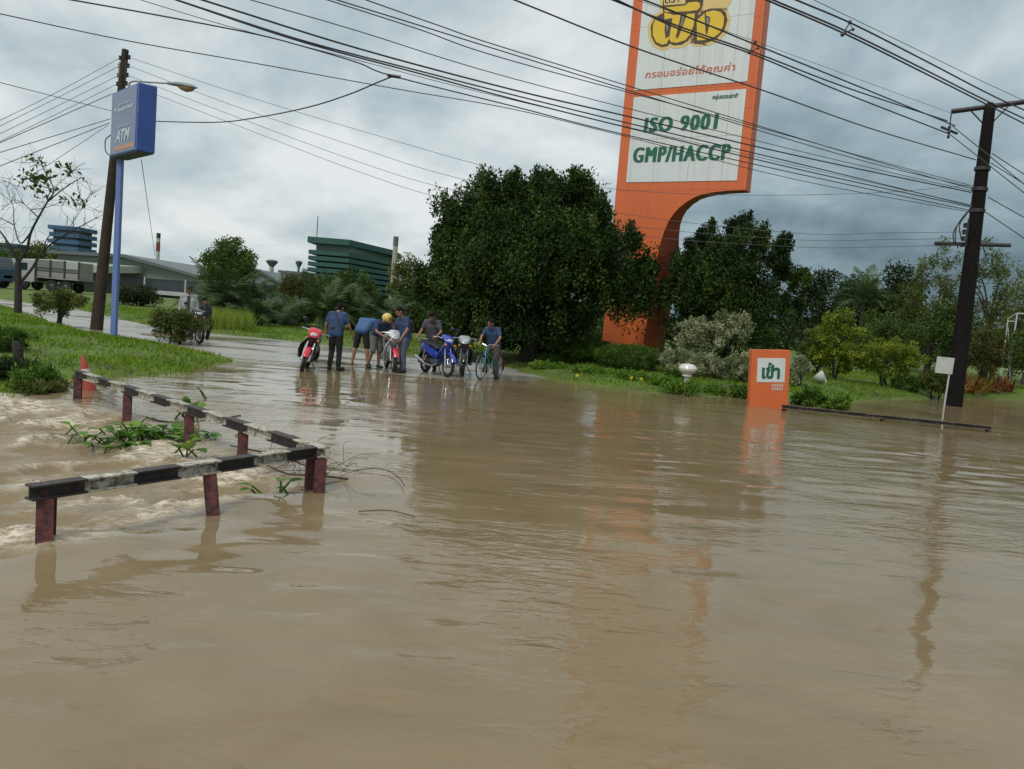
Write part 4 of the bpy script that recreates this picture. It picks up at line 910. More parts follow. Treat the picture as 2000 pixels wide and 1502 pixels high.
h3 = (.56, -.83); motorbike('blue motorcycle seen from its side in front of the man in grey', front_at(873, 737, h3), h3, PBLU, PBLU, PBLU, PBLU, basket=False, lean=R(-3))
h4 = (.10, -.99); motorbike('black motorcycle with silver front beside the blue one', front_at(903, 735, h4), h4, PBLK, PBLK, PSIL, PBLK, basket=True, mag=True)
h5 = (.75, -.66); motorbike('dark motorcycle mostly hidden behind the leafy bush on the left', front_at(389, 672, h5), h5, PBLK, PBLK, PBLK, PBLK, basket=True)

def bicycle(label, loc, hd, lean=0):
    t = thing('bicycle', label, 'bicycle', loc, math.atan2(hd[1], hd[0])); t.rotation_euler = (lean, 0, t.rotation_euler[2])
    TEAL = mat('turquoise_bicycle_paint', (.04, .34, .36), .35, coat=.3); MARO = mat('maroon_fender', (.42, .02, .05), .35)
    WB, r = 1.02, .31
    wheel(t, WB, r, .02, CHROME, 24); wheel(t, 0, r, .02, CHROME, 24)
    bb = Vector((.42, 0, .27)); hd_ = Vector((WB-.22, 0, .72)); st = Vector((.28, 0, .72))
    for nm, a, b, q in (('down_tube', hd_-Vector((0, 0, .06)), bb, .018), ('seat_tube', bb, st, .016), ('top_tube', hd_, bb+(st-bb)*.55, .016)): MB().cyl(a, b, q, n=8).build(nm, TEAL, t)
    for s in (-1, 1):
        MB().cyl(Vector((0, s*.05, r)), bb, .010, n=6).build('chain_stay', TEAL, t); MB().cyl(Vector((0, s*.05, r)), bb+(st-bb)*.8, .008, n=6).build('seat_stay', TEAL, t)
        MB().tube([Vector((WB, s*.05, r)), Vector((WB-.08, s*.05, .52)), Vector((WB-.16, s*.03, .62))], .013, 6).build('fork_leg', TEAL, t)
        MB().tube([Vector((WB-.24, 0, .86)), Vector((WB-.22, s*.12, .90)), Vector((WB-.34, s*.27, .90))], .011, 6).build('handlebar', CHROME, t)
        c = bb+Vector((s*.12, s*.07, -s*.12)); MB().tube([bb+Vector((0, s*.05, 0)), c], .010, 6).build('crank', CHROME, t); MB().box(c+Vector((0, s*.06, 0)), (.09, .08, .02)).build('pedal', BPLAST, t)
    MB().cyl(hd_-Vector((-.05, 0, .12)), Vector((WB-.24, 0, .87)), .018, n=8).build('steering_tube', TEAL, t)
    mb = MB(); arcstrip(mb, Vector((0, 0, r)), r+.02, R(40), R(200), .035, crown=.012); mb.build('rear_fender', MARO, t)
    mb = MB(); arcstrip(mb, Vector((WB, 0, r)), r+.02, R(20), R(150), .03, crown=.01); mb.build('front_fender', BPLAST, t)
    MB().cyl(st, st+Vector((-.03, 0, .10)), .012, n=6).build('seat_post', CHROME, t); MB().eloft([((.12, 0, .85), .09, .03, 0), ((.22, 0, .86), .085, .03, 0), ((.34, 0, .85), .03, .02, 0), ((.40, 0, .845), .02, .012, 0)], 12).build('saddle', SEATM, t)
    MB().torus(bb+Vector((0, -.04, 0)), .085, .008, 'Y', 20, 5).build('chain_ring', CHROME, t)
    MB().box((-.08, 0, .68), (.36, .13, .02)).build('rear_carrier', CHROME, t)
    return t
hb = (-.40, -.92); bpos = front_at(938, 741, hb, 1.02); bicycle('turquoise bicycle with maroon rear fender under the man at right', bpos, hb)

# ---- people
SKIN = mat('skin', (.30, .155, .095), .5, var=.08, scale=12); HAIR = mat('black_hair', (.007, .006, .006), .8, var=.2, spec=.2); EYE = mat('eye_dark', (.02, .015, .015), .3)
def stand():
    J = dict(pel=(0, 0, .93), chest=(0, 0, 1.24), neck=(0, 0, 1.43), head=(0, .03, 1.585), ls=(-.175, 0, 1.375), rs=(.175, 0, 1.375), le=(-.235, -.03, 1.10), re=(.235, -.03, 1.10),
             lw=(-.25, .05, .86), rw=(.25, .05, .86), lhp=(-.085, 0, .90), rhp=(.085, 0, .90), lk=(-.10, .02, .49), rk=(.10, .02, .49), la=(-.11, -.02, .085), ra=(.11, -.02, .085), lt=(-.125, .15, .035), rt=(.125, .15, .035))
    return {k: Vector(v) for k, v in J.items()}
UP = ('chest', 'neck', 'head', 'ls', 'rs', 'le', 're', 'lw', 'rw')
def bend(J, deg, side=0, keys=UP, piv='pel'):
    M = Matrix.Rotation(R(-deg), 3, 'X') @ Matrix.Rotation(R(side), 3, 'Y'); p = J[piv].copy()
    for k in keys: J[k] = p+M @ (J[k]-p)
    return J
def remeshed(mb, vox, name, m, parent, extra=None, sm=3):
    me = tomesh(name, mb.v, mb.f, m); o = bpy.data.objects.new(name, me); COL.objects.link(o)
    md = o.modifiers.new('r', 'REMESH'); md.mode = 'VOXEL'; md.voxel_size = vox; md2 = o.modifiers.new('s', 'SMOOTH'); md2.iterations = sm; md2.factor = .5
    me2 = bpy.data.meshes.new_from_object(o.evaluated_get(bpy.context.evaluated_depsgraph_get())); bpy.data.objects.remove(o); bpy.data.meshes.remove(me)
    if extra:
        import bmesh
        bm = bmesh.new(); bm.from_mesh(me2); ex = tomesh('x', extra.v, extra.f, [m, EYE], extra.m); bm.from_mesh(ex); bm.to_mesh(me2); bm.free(); bpy.data.meshes.remove(ex)
        me2.materials.clear(); me2.materials.append(m); me2.materials.append(EYE)
    me2.polygons.foreach_set('use_smooth', [True]*len(me2.polygons)); me2.name = name; return link(name, me2, parent)
def person(label, loc, facing, J, shirt, pants, shoes=None, shorts=False, look=None, hat=None, hatm=None, sleeves=.62, s=1.0, tuck=0.0, hairlen=.0):
    t = thing('person', label, 'person', loc, math.atan2(-facing[0], facing[1]), 'people at the edge of the flood'); t.scale = (s, s, s)
    b = MB(); ex = MB(); X = Vector((1, 0, 0))
    ls, rs, lh_, rh_ = J['ls'], J['rs'], J['lhp'], J['rhp']; up = (J['neck']-J['pel']).normalized(); sd = (rs-ls).normalized(); fw_ = up.cross(sd).normalized()*-1
    fw_ = sd.cross(up)*-1
    if fw_.dot(Vector((0, 1, 0))) < 0 and abs(fw_.y) > .3: fw_ = -fw_
    for k in (-1, 0, 1):
        b.caps(J['pel']+sd*.075*k, J['chest']+sd*.085*k, .095, .095); b.caps(J['chest']+sd*.085*k, J['neck']-up*.10+sd*.09*k, .095, .07)
    b.caps(ls, rs, .058, .058); b.caps(J['neck']-up*.08, J['neck']+(J['head']-J['neck'])*.45, .055, .05)
    for q in 'lr':
        b.caps(J[q+'s'], J[q+'e'], .050, .040); b.caps(J[q+'e'], J[q+'w'], .040, .028)
        b.caps(J[q+'hp'], J[q+'k'], .088, .058); b.caps(J[q+'k'], J[q+'k'].lerp(J[q+'a'], .35)+Vector((0, -.012, 0)), .054, .056); b.caps(J[q+'k'].lerp(J[q+'a'], .35)+Vector((0, -.012, 0)), J[q+'a'], .056, .036)
        b.caps(J[q+'a']-Vector((0, .03, .04)), J[q+'t'], .036, .030)
        # hand: palm with four fingers and a thumb
        d = (J[q+'w']-J[q+'e']).normalized(); hx = d.orthogonal().normalized(); hx = (sd-d*sd.dot(d)); hx = hx.normalized() if hx.length > .2 else d.orthogonal().normalized(); hy = d.cross(hx).normalized()
        w0 = J[q+'w']; pm_ = w0+d*.075; b.caps(w0, pm_, .026, .033)
        for k, ln in enumerate((.066, .078, .072, .055)):
            a = pm_+hy*(.03-.02*k)*.95+d*.006; m_ = a+d*ln*.55+hx*(.010 if q == 'l' else -.010); ex.caps(a, m_, .0095, .009, 6); ex.caps(m_, m_+d*ln*.42+hx*(.022 if q == 'l' else -.022), .009, .0075, 6)
        a = w0+d*.03+hy*.022; ex.caps(a, a+hy*.035+d*.03, .012, .010, 6); ex.caps(a+hy*.035+d*.03, a+hy*.04+d*.062, .010, .008, 6)
    H = J['head']; lk = Vector(look).normalized() if look else Vector((0, 1, -.05)).normalized()
    hu = (H-J['neck']).normalized(); hs = lk.cross(hu)
    hs = hs.normalized() if hs.length > .1 else X; hu = hs.cross(lk).normalized(); HM = Matrix((hs, lk, hu)).transposed()
    b.sph(H+hu*.025-lk*.008, (.078, .095, .098), 16, 12, M=HM); b.sph(H-hu*.055+lk*.022, (.058, .066, .068), 14, 10, M=HM)
    ex.caps(H+lk*.090+hu*.015, H+lk*.108-hu*.022, .010, .016, 8)
    for sg in (-1, 1):
        ex.sph(H+hs*.083*sg-hu*.002, (.014, .026, .036), 8, 6, M=HM); ex.sph(H+hs*.032*sg+lk*.083+hu*.012, (.013, .009, .007), 8, 6, mi=1, M=HM); ex.caps(H+hs*.018*sg+lk*.086+hu*.034, H+hs*.05*sg+lk*.076+hu*.032, .006, .005, 6, mi=1)
    ex.caps(H-hs*.022+lk*.078-hu*.058, H+hs*.022+lk*.078-hu*.058, .006, .006, 6, mi=1)
    remeshed(b, .014, 'body', SKIN, t, ex)
    c = MB()      # shirt
    for k in (-1, 0, 1):
        c.caps(J['pel']+sd*.075*k-up*(.03-tuck), J['chest']+sd*.088*k, .116, .118); c.caps(J['chest']+sd*.088*k, J['neck']-up*.11+sd*.095*k, .118, .086)
    c.caps(ls, rs, .074, .074)
    for q in 'lr': c.caps(J[q+'s'], J[q+'s'].lerp(J[q+'e'], sleeves), .068, .064)
    if sleeves >= 1:
        for q in 'lr': c.caps(J[q+'e'], J[q+'w'].lerp(J[q+'e'], .1), .058, .045)
    remeshed(c, .018, 'shirt', shirt, t, sm=4)
    c = MB()
    for k in (-1, 0, 1): c.caps(J['pel']+sd*.07*k+up*.06, J['pel']+sd*.07*k-up*.02, .103, .108)
    for q in 'lr':
        c.caps(J[q+'hp'], J[q+'k'], .106, .082 if shorts else .074)
        if not shorts: c.caps(J[q+'k'], J[q+'a']+(J[q+'k']-J[q+'a']).normalized()*.03, .074, .060)
    remeshed(c, .018, 'shorts' if shorts else 'trousers', pants, t, sm=3)
    if shoes:
        for q in 'lr':
            c = MB(); c.caps(J[q+'a']-Vector((0, .035, .035)), J[q+'t']+Vector((0, .005, .008)), .048, .042); c.caps(J[q+'a'], J[q+'a']-Vector((0, 0, .02)), .047, .047); remeshed(c, .014, 'shoe', shoes, t, sm=2)
    h = MB(); h.sph(H+hu*.045-lk*.018, (.087, .100, .092), 16, 12, M=HM); h.sph(H-lk*.055-hu*.02, (.070, .05, .075+hairlen), 12, 8, M=HM)
    hp = H+hu*.05-lk*.018
    if hat == 'helmet':
        hh = MB(); hh.lathe([(.134, -.045), (.136, 0), (.122, .065), (.088, .105), (.04, .124), (.005, .127)], 20, hp, HM); hh.build('helmet', hatm, t); MB().box(hp+lk*.145-hu*.03, (.16, .09, .012), HM, bev=.004).build('helmet_visor', BPLAST, t)
    elif hat == 'cap':
        MB().lathe([(.102, -.01), (.103, .03), (.085, .075), (.03, .095)], 18, hp, HM).build('cap', hatm, t); MB().box(hp+lk*.14, (.15, .12, .010), HM, bev=.004).build('cap_peak', hatm, t)
    remeshed(h, .014, 'hair', HAIR, t, sm=2) if hat != 'helmet' else None
    return t
NAVY = mat('navy_work_shirt', (.030, .062, .145), .8, var=.25, scale=9, bump=.4, bscale=14); NAVY2 = mat('faded_blue_shirt', (.055, .115, .25), .8, var=.2, scale=9, bump=.4, bscale=14); BLKT = mat('black_trousers', (.012, .012, .017), .8, var=.3, scale=9, bump=.4, bscale=12)
JEAN = mat('blue_grey_jeans', (.085, .105, .145), .85, var=.25, scale=10, bump=.4, bscale=14); GRYS = mat('dark_grey_shirt', (.075, .07, .08), .8, var=.2, scale=9, bump=.4, bscale=14); GSH = mat('grey_shorts', (.13, .135, .13), .85, var=.2, scale=9, bump=.4, bscale=14)
SHOE = mat('black_shoes', (.012, .012, .012), .5); JACK = mat('pale_grey_jacket', (.38, .40, .40), .8, var=.15, scale=9, bump=.4, bscale=14); BROWN = mat('brown_grey_trousers', (.065, .055, .055), .85, var=.25, scale=9); YHEL = mat('yellow_helmet', (.70, .50, .12), .3, coat=.3); RUCK = mat('dark_rucksack', (.045, .02, .028), .7, var=.3)

def strap(t, pts, w_=.014, nm='bag_strap', m=None): MB().tube(catmull([Vector(p) for p in pts], 6), w_, 6, flat=.4).build(nm, m or RUCK, t)
# 1 back view, walking away
J = stand(); bend(J, 8); J['head'] += Vector((0, .05, -.05)); J['lk'] += Vector((0, .05, 0)); J['rt'] = J['ra']+Vector((.10, .10, -.05)); J['re'] = J['rs']+Vector((.11, .03, -.26)); J['rw'] = J['re']+Vector((.05, .12, -.20)); J['le'] = J['ls']+Vector((-.10, 0, -.26)); J['lw'] = J['le']+Vector((-.0, .06, -.23))
J['lt'] = J['la']+Vector((-.03, .17, -.05))
p = person('standing man seen from behind in a navy shirt and black trousers', road_at(652, 723), (.06, 1), J, NAVY, BLKT, SHOE, look=(0, 1, -.5), s=1.0)
strap(p, [(-.05, -.02, 1.45), (.03, -.10, 1.30), (.12, -.13, 1.12), (.20, -.06, .96)])
# 2 bending away in black shorts
J = stand(); bend(J, 58); J['le'] = J['ls']+Vector((-.05, .05, -.26)); J['lw'] = J['le']+Vector((.0, .06, -.22)); J['re'] = J['rs']+Vector((.12, .05, -.22)); J['rw'] = J['re']+Vector((.03, .08, -.22)); J['la'] += Vector((-.10, 0, 0)); J['lt'] += Vector((-.12, 0, 0)); J['lk'] += Vector((-.05, .0, 0)); J['ra'] += Vector((.09, 0, 0)); J['rt'] += Vector((.10, 0, 0)); J['rk'] += Vector((.05, 0, 0)); J['head'] = J['neck']+Vector((0, .12, -.07))
person('barefoot man in black shorts bending over, seen from behind', road_at(703, 713), (.15, 1), J, NAVY2, BLKT, None, True, look=(0, .5, -1), s=1.04)
# 3 yellow helmet, leaning over the handlebar
J = stand(); bend(J, 40); J['head'] = J['neck']+Vector((.0, .13, .04)); J['le'] = J['ls']+Vector((-.06, .10, -.24)); J['lw'] = J['le']+Vector((.08, .22, -.06)); J['re'] = J['rs']+Vector((.05, .08, -.25)); J['rw'] = J['re']+Vector((-.10, .20, -.10)); J['ra'] += Vector((.05, -.1, 0)); J['rt'] += Vector((.05, -.1, 0)); J['rk'] += Vector((.02, .03, 0))
person('person in a yellow helmet and grey shorts leaning over the white motorcycle', road_at(732, 719), (.62, -.78), J, NAVY, GSH, SHOE, True, look=(.35, .75, -.75), hat='helmet', hatm=YHEL, s=.97)
# 3b bending behind the white motorcycle
J = stand(); bend(J, 62, -10); J['head'] = J['neck']+Vector((0, .14, -.06)); J['le'] = J['ls']+Vector((-.03, .12, -.22)); J['lw'] = J['le']+Vector((.02, .14, -.16)); J['re'] = J['rs']+Vector((.03, .12, -.22)); J['rw'] = J['re']+Vector((0, .14, -.16))
person('person in navy bending down behind the white motorcycle', road_at(776, 711), (-.75, -.66), J, NAVY, GSH, SHOE, True, look=(0, .6, -.8), s=.98)
# 4 jeans and rucksack, hand to the mouth
J = stand(); bend(J, 14); J['re'] = J['rs']+Vector((.06, .12, -.22)); J['rw'] = J['re']+Vector((-.12, .16, .16)); J['le'] = J['ls']+Vector((-.09, .02, -.26)); J['lw'] = J['le']+Vector((0, .14, -.20)); J['head'] += Vector((0, .04, -.02)); J['la'] += Vector((0, .08, 0)); J['lt'] += Vector((0, .08, 0)); J['lk'] += Vector((0, .08, 0))
p = person('man in blue jeans with a rucksack holding a hand to his mouth', road_at(788, 728), (-.80, -.60), J, NAVY, JEAN, SHOE, look=(0, 1, -.35), s=1.0)
MB().box((0, -.10, 1.19), (.27, .14, .36), (R(-14), 0, 0), bev=.05).build('rucksack', RUCK, p)
for sg in (-1, 1): strap(p, [(.09*sg, -.08, 1.33), (.10*sg, .02, 1.44), (.11*sg, .16, 1.36), (.12*sg, .15, 1.16), (.12*sg, .02, 1.02)], .018, 'rucksack_strap')
# 5 grey shirt behind the blue motorcycle
J = stand(); bend(J, 16); J['head'] += Vector((0, .07, -.05)); J['re'] = J['rs']+Vector((.10, .06, -.25)); J['rw'] = J['re']+Vector((.06, .16, -.16)); J['le'] = J['ls']+Vector((-.09, .06, -.25)); J['lw'] = J['le']+Vector((.08, .16, -.12))
person('man in a dark grey shirt looking down behind the blue motorcycle', road_at(840, 725), (-.12, -.99), J, GRYS, BROWN, SHOE, look=(-.1, .8, -.65), s=.98)
# 6 astride the bicycle
hbv = Vector((hb[0], hb[1], 0)).normalized(); ppos = bpos+hbv*.36
J = stand()
for k in J: J[k] = J[k]+Vector((0, -.02, .02))
bend(J, 22); J['lk'] = Vector((-.17, .18, .56)); J['la'] = Vector((-.20, .10, .13)); J['lt'] = Vector((-.21, .26, .10)); J['rk'] = Vector((.17, .20, .60)); J['ra'] = Vector((.15, .08, .22)); J['rt'] = Vector((.15, .25, .20))
J['la'].z = .09; J['lt'].z = .04
J['re'] = J['rs']+Vector((.10, .10, -.22)); J['rw'] = Vector((.24, .42, .97)); J['le'] = J['ls']+Vector((-.10, .08, -.22)); J['lw'] = Vector((-.24, .42, .97)); J['head'] += Vector((0, .05, -.02))
person('man in a navy shirt astride the turquoise bicycle', ppos, (hbv.x, hbv.y), J, NAVY, BROWN, SHOE, look=(.35, 1, -.25), s=.95)
# 7, 8 behind the bush at left
p7 = place(345, 668); pj = person('man in a pale grey jacket and dark cap standing behind the left bush', p7+Vector((0, .8, 0)), (.3, -.95), bend(stand(), 4), JACK, BROWN, SHOE, look=(.2, 1, -.1), hat='cap', hatm=mat('dark_cap', (.03, .035, .045), .7), sleeves=1.0, s=1.06)
MB().box((0, .128, 1.16), (.085, .025, .46), (R(-3), 0, 0), bev=.01).build('inner_shirt', BROWN, pj)
J = stand()
for k in UP+('pel', 'lhp', 'rhp'): J[k] = J[k]-Vector((0, .05, .26))
J['lk'] = Vector((-.16, .28, .56)); J['rk'] = Vector((.16, .28, .56)); J['la'].y = .12; J['ra'].y = .12; J['lt'].y = .29; J['rt'].y = .29; bend(J, 10)
p8 = place(372, 668); person('seated rider in dark clothes with only the head above the left bush', p8+Vector((-.05, 1.1, 0)), (.55, -.84), J, mat('dark_green_shirt', (.03, .06, .06), .8, var=.2), BLKT, SHOE, look=(0, 1, -.1), s=1.0)
# ================================================================== VEGETATION
BARK = mat('grey_brown_bark', (.075, .06, .045), .9, var=.35, scale=8, bump=.7, bscale=30); BARKD = mat('dark_bark', (.035, .03, .024), .9, var=.35, scale=8, bump=.7, bscale=30)
FICUS = leafmat('ficus_leaves', (.011, .027, .007), (.030, .064, .013), (.11, .17, .032), .45, .18)
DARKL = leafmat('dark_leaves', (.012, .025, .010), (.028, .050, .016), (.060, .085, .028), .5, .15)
MIDL = leafmat('mid_green_leaves', (.035, .065, .014), (.075, .125, .026), (.15, .20, .045), .5, .25)
HEDGE = leafmat('hedge_leaves', (.035, .075, .012), (.075, .15, .022), (.15, .25, .04), .5, .2)
YELL = leafmat('yellow_green_leaves', (.07, .12, .012), (.17, .24, .024), (.34, .37, .045), .5, .3)
OLIVE = leafmat('olive_leaves', (.05, .07, .018), (.105, .135, .03), (.18, .205, .055), .55, .25)
VARIE = leafmat('variegated_leaves', (.07, .10, .035), (.27, .30, .15), (.62, .63, .42), .5, .25)
REDL_ = leafmat('reddish_leaves', (.045, .06, .015), (.085, .095, .025), (.17, .10, .04), .5, .25)
CROT = leafmat('croton_leaves', (.12, .10, .02), (.27, .17, .03), (.42, .30, .05), .45, .25); CROT2 = leafmat('rusty_leaves', (.10, .035, .015), (.22, .08, .03), (.34, .16, .05), .45, .25)
PALMM = leafmat('palm_leaflets', (.03, .058, .018), (.06, .105, .034), (.12, .17, .06), .45, .2)
LIME = leafmat('lime_plant_leaves', (.07, .16, .02), (.14, .27, .035), (.27, .38, .06), .45, .3)
def trunk(root, pts, r0, r1, m=BARK, nm='trunk'):
    k = len(pts); return MB().tube(pts, [r0+(r1-r0)*i/(k-1) for i in range(k)], 9).build(nm, m, root)
def limbs(root, base, crown_c, rad, n, rng, r=.08, m=BARK):
    b = Vector(base)
    for i in range(n):
        d = rng.normal(size=3); d /= np.linalg.norm(d); d[2] = abs(d[2])*.7
        e_ = Vector(crown_c)+Vector([d[j]*rad[j]*.75 for j in range(3)]); m_ = b.lerp(e_, .5)+Vector((rng.normal()*.1, rng.normal()*.1, .15*rad[2]))
        MB().tube(catmull([b, m_, e_], 4), [r*(1-j/9.5) for j in range(9)], 6).build('limb', m, root)
def tree(name, label, cat, base, spec, m, rng, trunk_r=.12, nl=5, group=None, leaf=.12, bark=BARK, aspect=.5):
    """spec: list of (centre offset from base, radii, clumps, clump radius, leaves, vert)"""
    base = Vector(base); t = thing(name, label, cat, base, group=group)
    c0 = Vector(spec[0][0]); rad = spec[0][1]
    if trunk_r:
        fork = Vector((c0.x*.4, c0.y*.4, max(.15, c0.z-rad[2]*.65))); trunk(t, [Vector((0, 0, -.15)), fork*.5+Vector((.03, 0, 0)), fork], trunk_r, trunk_r*.7, bark)
        if nl: limbs(t, fork, c0, rad, nl, rng, trunk_r*.38, bark)
    PP, OO, TT = [], [], []
    for c, rd, nc, crd, nlv, vert in spec:
        P, o_, tn = clumped(c, rd, nc, crd, nlv, rng, vert); PP.append(P); OO.append(o_); TT.append(tn)
    P = np.concatenate(PP); O_ = np.concatenate(OO); T = np.concatenate(TT); k = P[:, 2] > .02
    leaves('crown' if cat == 'tree' else 'foliage', P[k], leaf, m, t, rng, T[k], aspect, out=O_[k]*.4)
    return t
def frame(px0, py0, px1, py1, Y, zb=None):
    """box on the picture at depth Y: centre x, half width, z bottom, z top"""
    xm = (px0+px1)/2; a = at(px0, (py0+py1)/2, Y); b = at(px1, (py0+py1)/2, Y); t_ = at(xm, py0, Y); u_ = at(xm, py1, Y)
    return (a.x+b.x)/2, abs(b.x-a.x)/2, u_.z, t_.z
rng = np.random.default_rng(11)
# ---- the big ficus
x0, hw, zb, zt = frame(824, 333, 1296, 690, 26.0); by = 26.3
g0 = GZ(x0, by); base = Vector((x0-.15, by, g0)); H_ = zt-g0
t = thing('ficus_tree', 'big dark ficus tree with a broad dense crown left of the tall sign', 'tree', base)
trunk(t, [Vector((0, 0, -.2)), Vector((.05, 0, .5)), Vector((0, 0, 1.2))], .42, .30, BARKD)
for a in range(7): MB().tube(catmull([Vector((.1*math.cos(a), .1*math.sin(a), .6)), Vector((1.0*math.cos(a*.9), .8*math.sin(a*.9), 1.7)), Vector((2.2*math.cos(a*.9), 1.8*math.sin(a*.9), 3.2))], 4), [.20-.018*j for j in range(9)], 7).build('limb', BARKD, t)
PP, OO, TT = [], [], []
def addc(c, rd, nc, cr_, nlv, vert=1.9, low=-.8, fill=.35, rough=.08):
    P, o_, tn = clumped(c, rd, nc, cr_, nlv, rng, vert, low, rough, fill); PP.append(P); OO.append(o_); TT.append(tn)
lob = []
for k in range(64):
    d_ = rng.normal(size=3); d_ /= np.linalg.norm(d_); d_[2] = abs(d_[2])*1.0-.25; q_ = .62+.30*rng.random()
    lob.append((-.05+d_[0]*hw*.86*q_, d_[1]*3.0*q_, H_*.46+d_[2]*H_*.46*q_))
for k, f_ in enumerate(np.linspace(-.70, .42, 11)): lob.append((f_*hw, rng.normal()*.5, H_*(.80+.03*math.sin(k*2.3))))
for c_ in lob: r_ = rng.uniform(.55, .95); addc(c_, (r_, r_, r_*rng.uniform(1.1, 1.6)), 16, .24, 1500, 1.8, -.9, .3, .12)
addc((-.05, 0, H_*.50), (hw*.72, 2.6, H_*.34), 260, .40, 30000, 1.7)
addc((-hw*.50, 0, H_*.42), (hw*.40, 2.3, H_*.26), 110, .34, 12000, 1.7); addc((hw*.55, -.2, H_*.42), (hw*.42, 2.2, H_*.22), 110, .34, 12000, 1.7)
addc((-.6, 0, H_*.22), (hw*.66, 2.4, H_*.19), 190, .36, 20000, 1.2); addc((-hw*.55, .2, H_*.20), (hw*.36, 1.8, H_*.18), 90, .34, 10000, 1.2); addc((.1, .9, H_*.12), (hw*.42, 1.2, H_*.14), 90, .34, 10000, 1.2)
tops = [(-hw*.62, .83), (-hw*.45, .90), (-hw*.25, .93), (-hw*.1, .95), (hw*.02, .98), (hw*.17, .95), (hw*.32, .97), (hw*.45, .88), (hw*.62, .66), (hw*.72, .70), (hw*.86, .55), (-hw*.85, .66), (-hw*.95, .42), (hw*.95, .45), (-hw*.72, .74), (hw*.25, .99), (hw*.50, .80)]
for dx, fz in tops:
    for k in range(3): addc((dx+rng.normal()*.15, rng.normal()*1.0, H_*fz-.35+rng.normal()*.1), (.16, .16, .50), 6, .20, 900, 1.7, -1)
P = np.concatenate(PP); T = np.concatenate(TT); O_ = np.concatenate(OO); k = P[:, 2] > .25
hole = ((P[:, 0]-hw*.38)/.45)**2+((P[:, 2]-H_*.36)/.28)**2 < 1
k &= ~(hole & (rng.random(len(P)) < .8)); leaves('crown', P[k], .115, FICUS, t, rng, T[k], .5, out=O_[k]*.3+np.array([0, 0, .5]))
# ---- the second dark tree right of the sign
x0, hw, zb, zt = frame(1292, 425, 1566, 690, 30.0); g0 = GZ(x0, 30.4); H_ = zt-g0
t = thing('ficus_tree', 'dark dense tree right of the tall sign behind the pale shrubs', 'tree', (x0, 30.4, g0)); trunk(t, [Vector((0, 0, -.2)), Vector((0, 0, .9))], .26, .2, BARKD); limbs(t, (0, 0, .8), (0, 0, H_*.5), (hw, 2, H_*.5), 6, rng, .12, BARKD)
PP, OO, TT = [], [], []
for k in range(34):
    d_ = rng.normal(size=3); d_ /= np.linalg.norm(d_); d_[2] = abs(d_[2])-.25; q_ = .6+.3*rng.random(); r_ = rng.uniform(.45, .8)
    addc((d_[0]*hw*.88*q_, d_[1]*2.0*q_, H_*.46+d_[2]*H_*.46*q_), (r_, r_, r_*rng.uniform(1.1, 1.6)), 14, .22, 1150, 1.8, -.9, .3, .12)
addc((0, 0, H_*.46), (hw*.74, 1.9, H_*.36), 160, .36, 18000, 1.7); addc((0, 0, H_*.2), (hw*.85, 2.0, H_*.2), 80, .36, 9000, 1.2)
for dx, fz in ((-.75, .72), (-.62, .80), (-.45, .92), (-.2, .88), (0, .98), (.15, 1.0), (.3, .90), (.5, .88), (.62, .84), (.8, .76), (.93, .68), (-.93, .5), (.97, .5)):
    for k in range(3): addc((dx*hw+rng.normal()*.12, rng.normal()*.7, H_*fz-.3), (.14, .14, .42), 5, .18, 700, 1.7, -1)
P = np.concatenate(PP); T = np.concatenate(TT); O_ = np.concatenate(OO); k = P[:, 2] > .2
leaves('crown', P[k], .11, FICUS, t, rng, T[k], .5, out=O_[k]*.3+np.array([0, 0, .5]))

# ---- hedges and shrubs of the garden
def shrub(name, label, px0, py0, px1, py1, Y, m, n, leaf=.07, cl=60, cr_=.16, dep=.8, group=None, stem=.03, flat=.9, aspect=.5, nst=3):
    x0, hw, zb, zt = frame(px0, py0, px1, py1, Y); g0 = GZ(x0, Y); H_ = max(zt-g0, .15)
    t = thing(name, label, 'hedge' if name == 'hedge' else 'shrub', (x0, Y, g0), group=group)
    zc_ = max((zt+max(zb, g0))/2-g0, H_*.45); rz = max(zt-g0-zc_, .1)*flat
    if stem:
        for k in range(nst): MB().tube(catmull([Vector((rng.normal()*.05, rng.normal()*.05, -.05)), Vector((rng.normal()*hw*.2, rng.normal()*.15, zc_*.6)), Vector((rng.normal()*hw*.5, rng.normal()*.25, zc_))], 4), [stem*(1-j/12) for j in range(9)], 5).build('stem', BARKD, t)
    P, o_, tn = clumped((0, 0, zc_), (hw, hw*dep, rz), cl, cr_, n, rng, 1.0, -.95, *((.015, .15) if name == 'hedge' else (.06, .45))); k = P[:, 2] > .01
    leaves('foliage', P[k], leaf, m, t, rng, tn[k], aspect, out=o_[k]*.5); return t
shrub('hedge', 'trimmed rounded green hedge just left of the orange stem base', 1080, 660, 1212, 738, 26.0, HEDGE, 22000, .045, 420, .10, .8, 'trimmed hedges')
shrub('hedge', 'trimmed rounded green hedge in front of the orange stem base', 1160, 672, 1294, 745, 24.6, HEDGE, 22000, .045, 420, .10, .7, 'trimmed hedges')
shrub('hedge', 'small trimmed bush at the left foot of the hedges', 1040, 695, 1100, 725, 25.5, HEDGE, 7000, .045, 140, .10, .8, 'trimmed hedges')
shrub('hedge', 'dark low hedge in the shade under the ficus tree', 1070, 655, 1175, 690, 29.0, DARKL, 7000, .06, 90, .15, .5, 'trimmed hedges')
shrub('shrub', 'tall pale variegated shrub leaning out under the second dark tree', 1318, 622, 1425, 688, 26.5, VARIE, 8500, .085, 90, .17, .8, 'pale variegated shrubs', .03)
shrub('shrub', 'upper tuft of pale variegated leaves against the dark tree', 1395, 602, 1470, 672, 26.7, VARIE, 5200, .085, 60, .16, .8, 'pale variegated shrubs', .03)
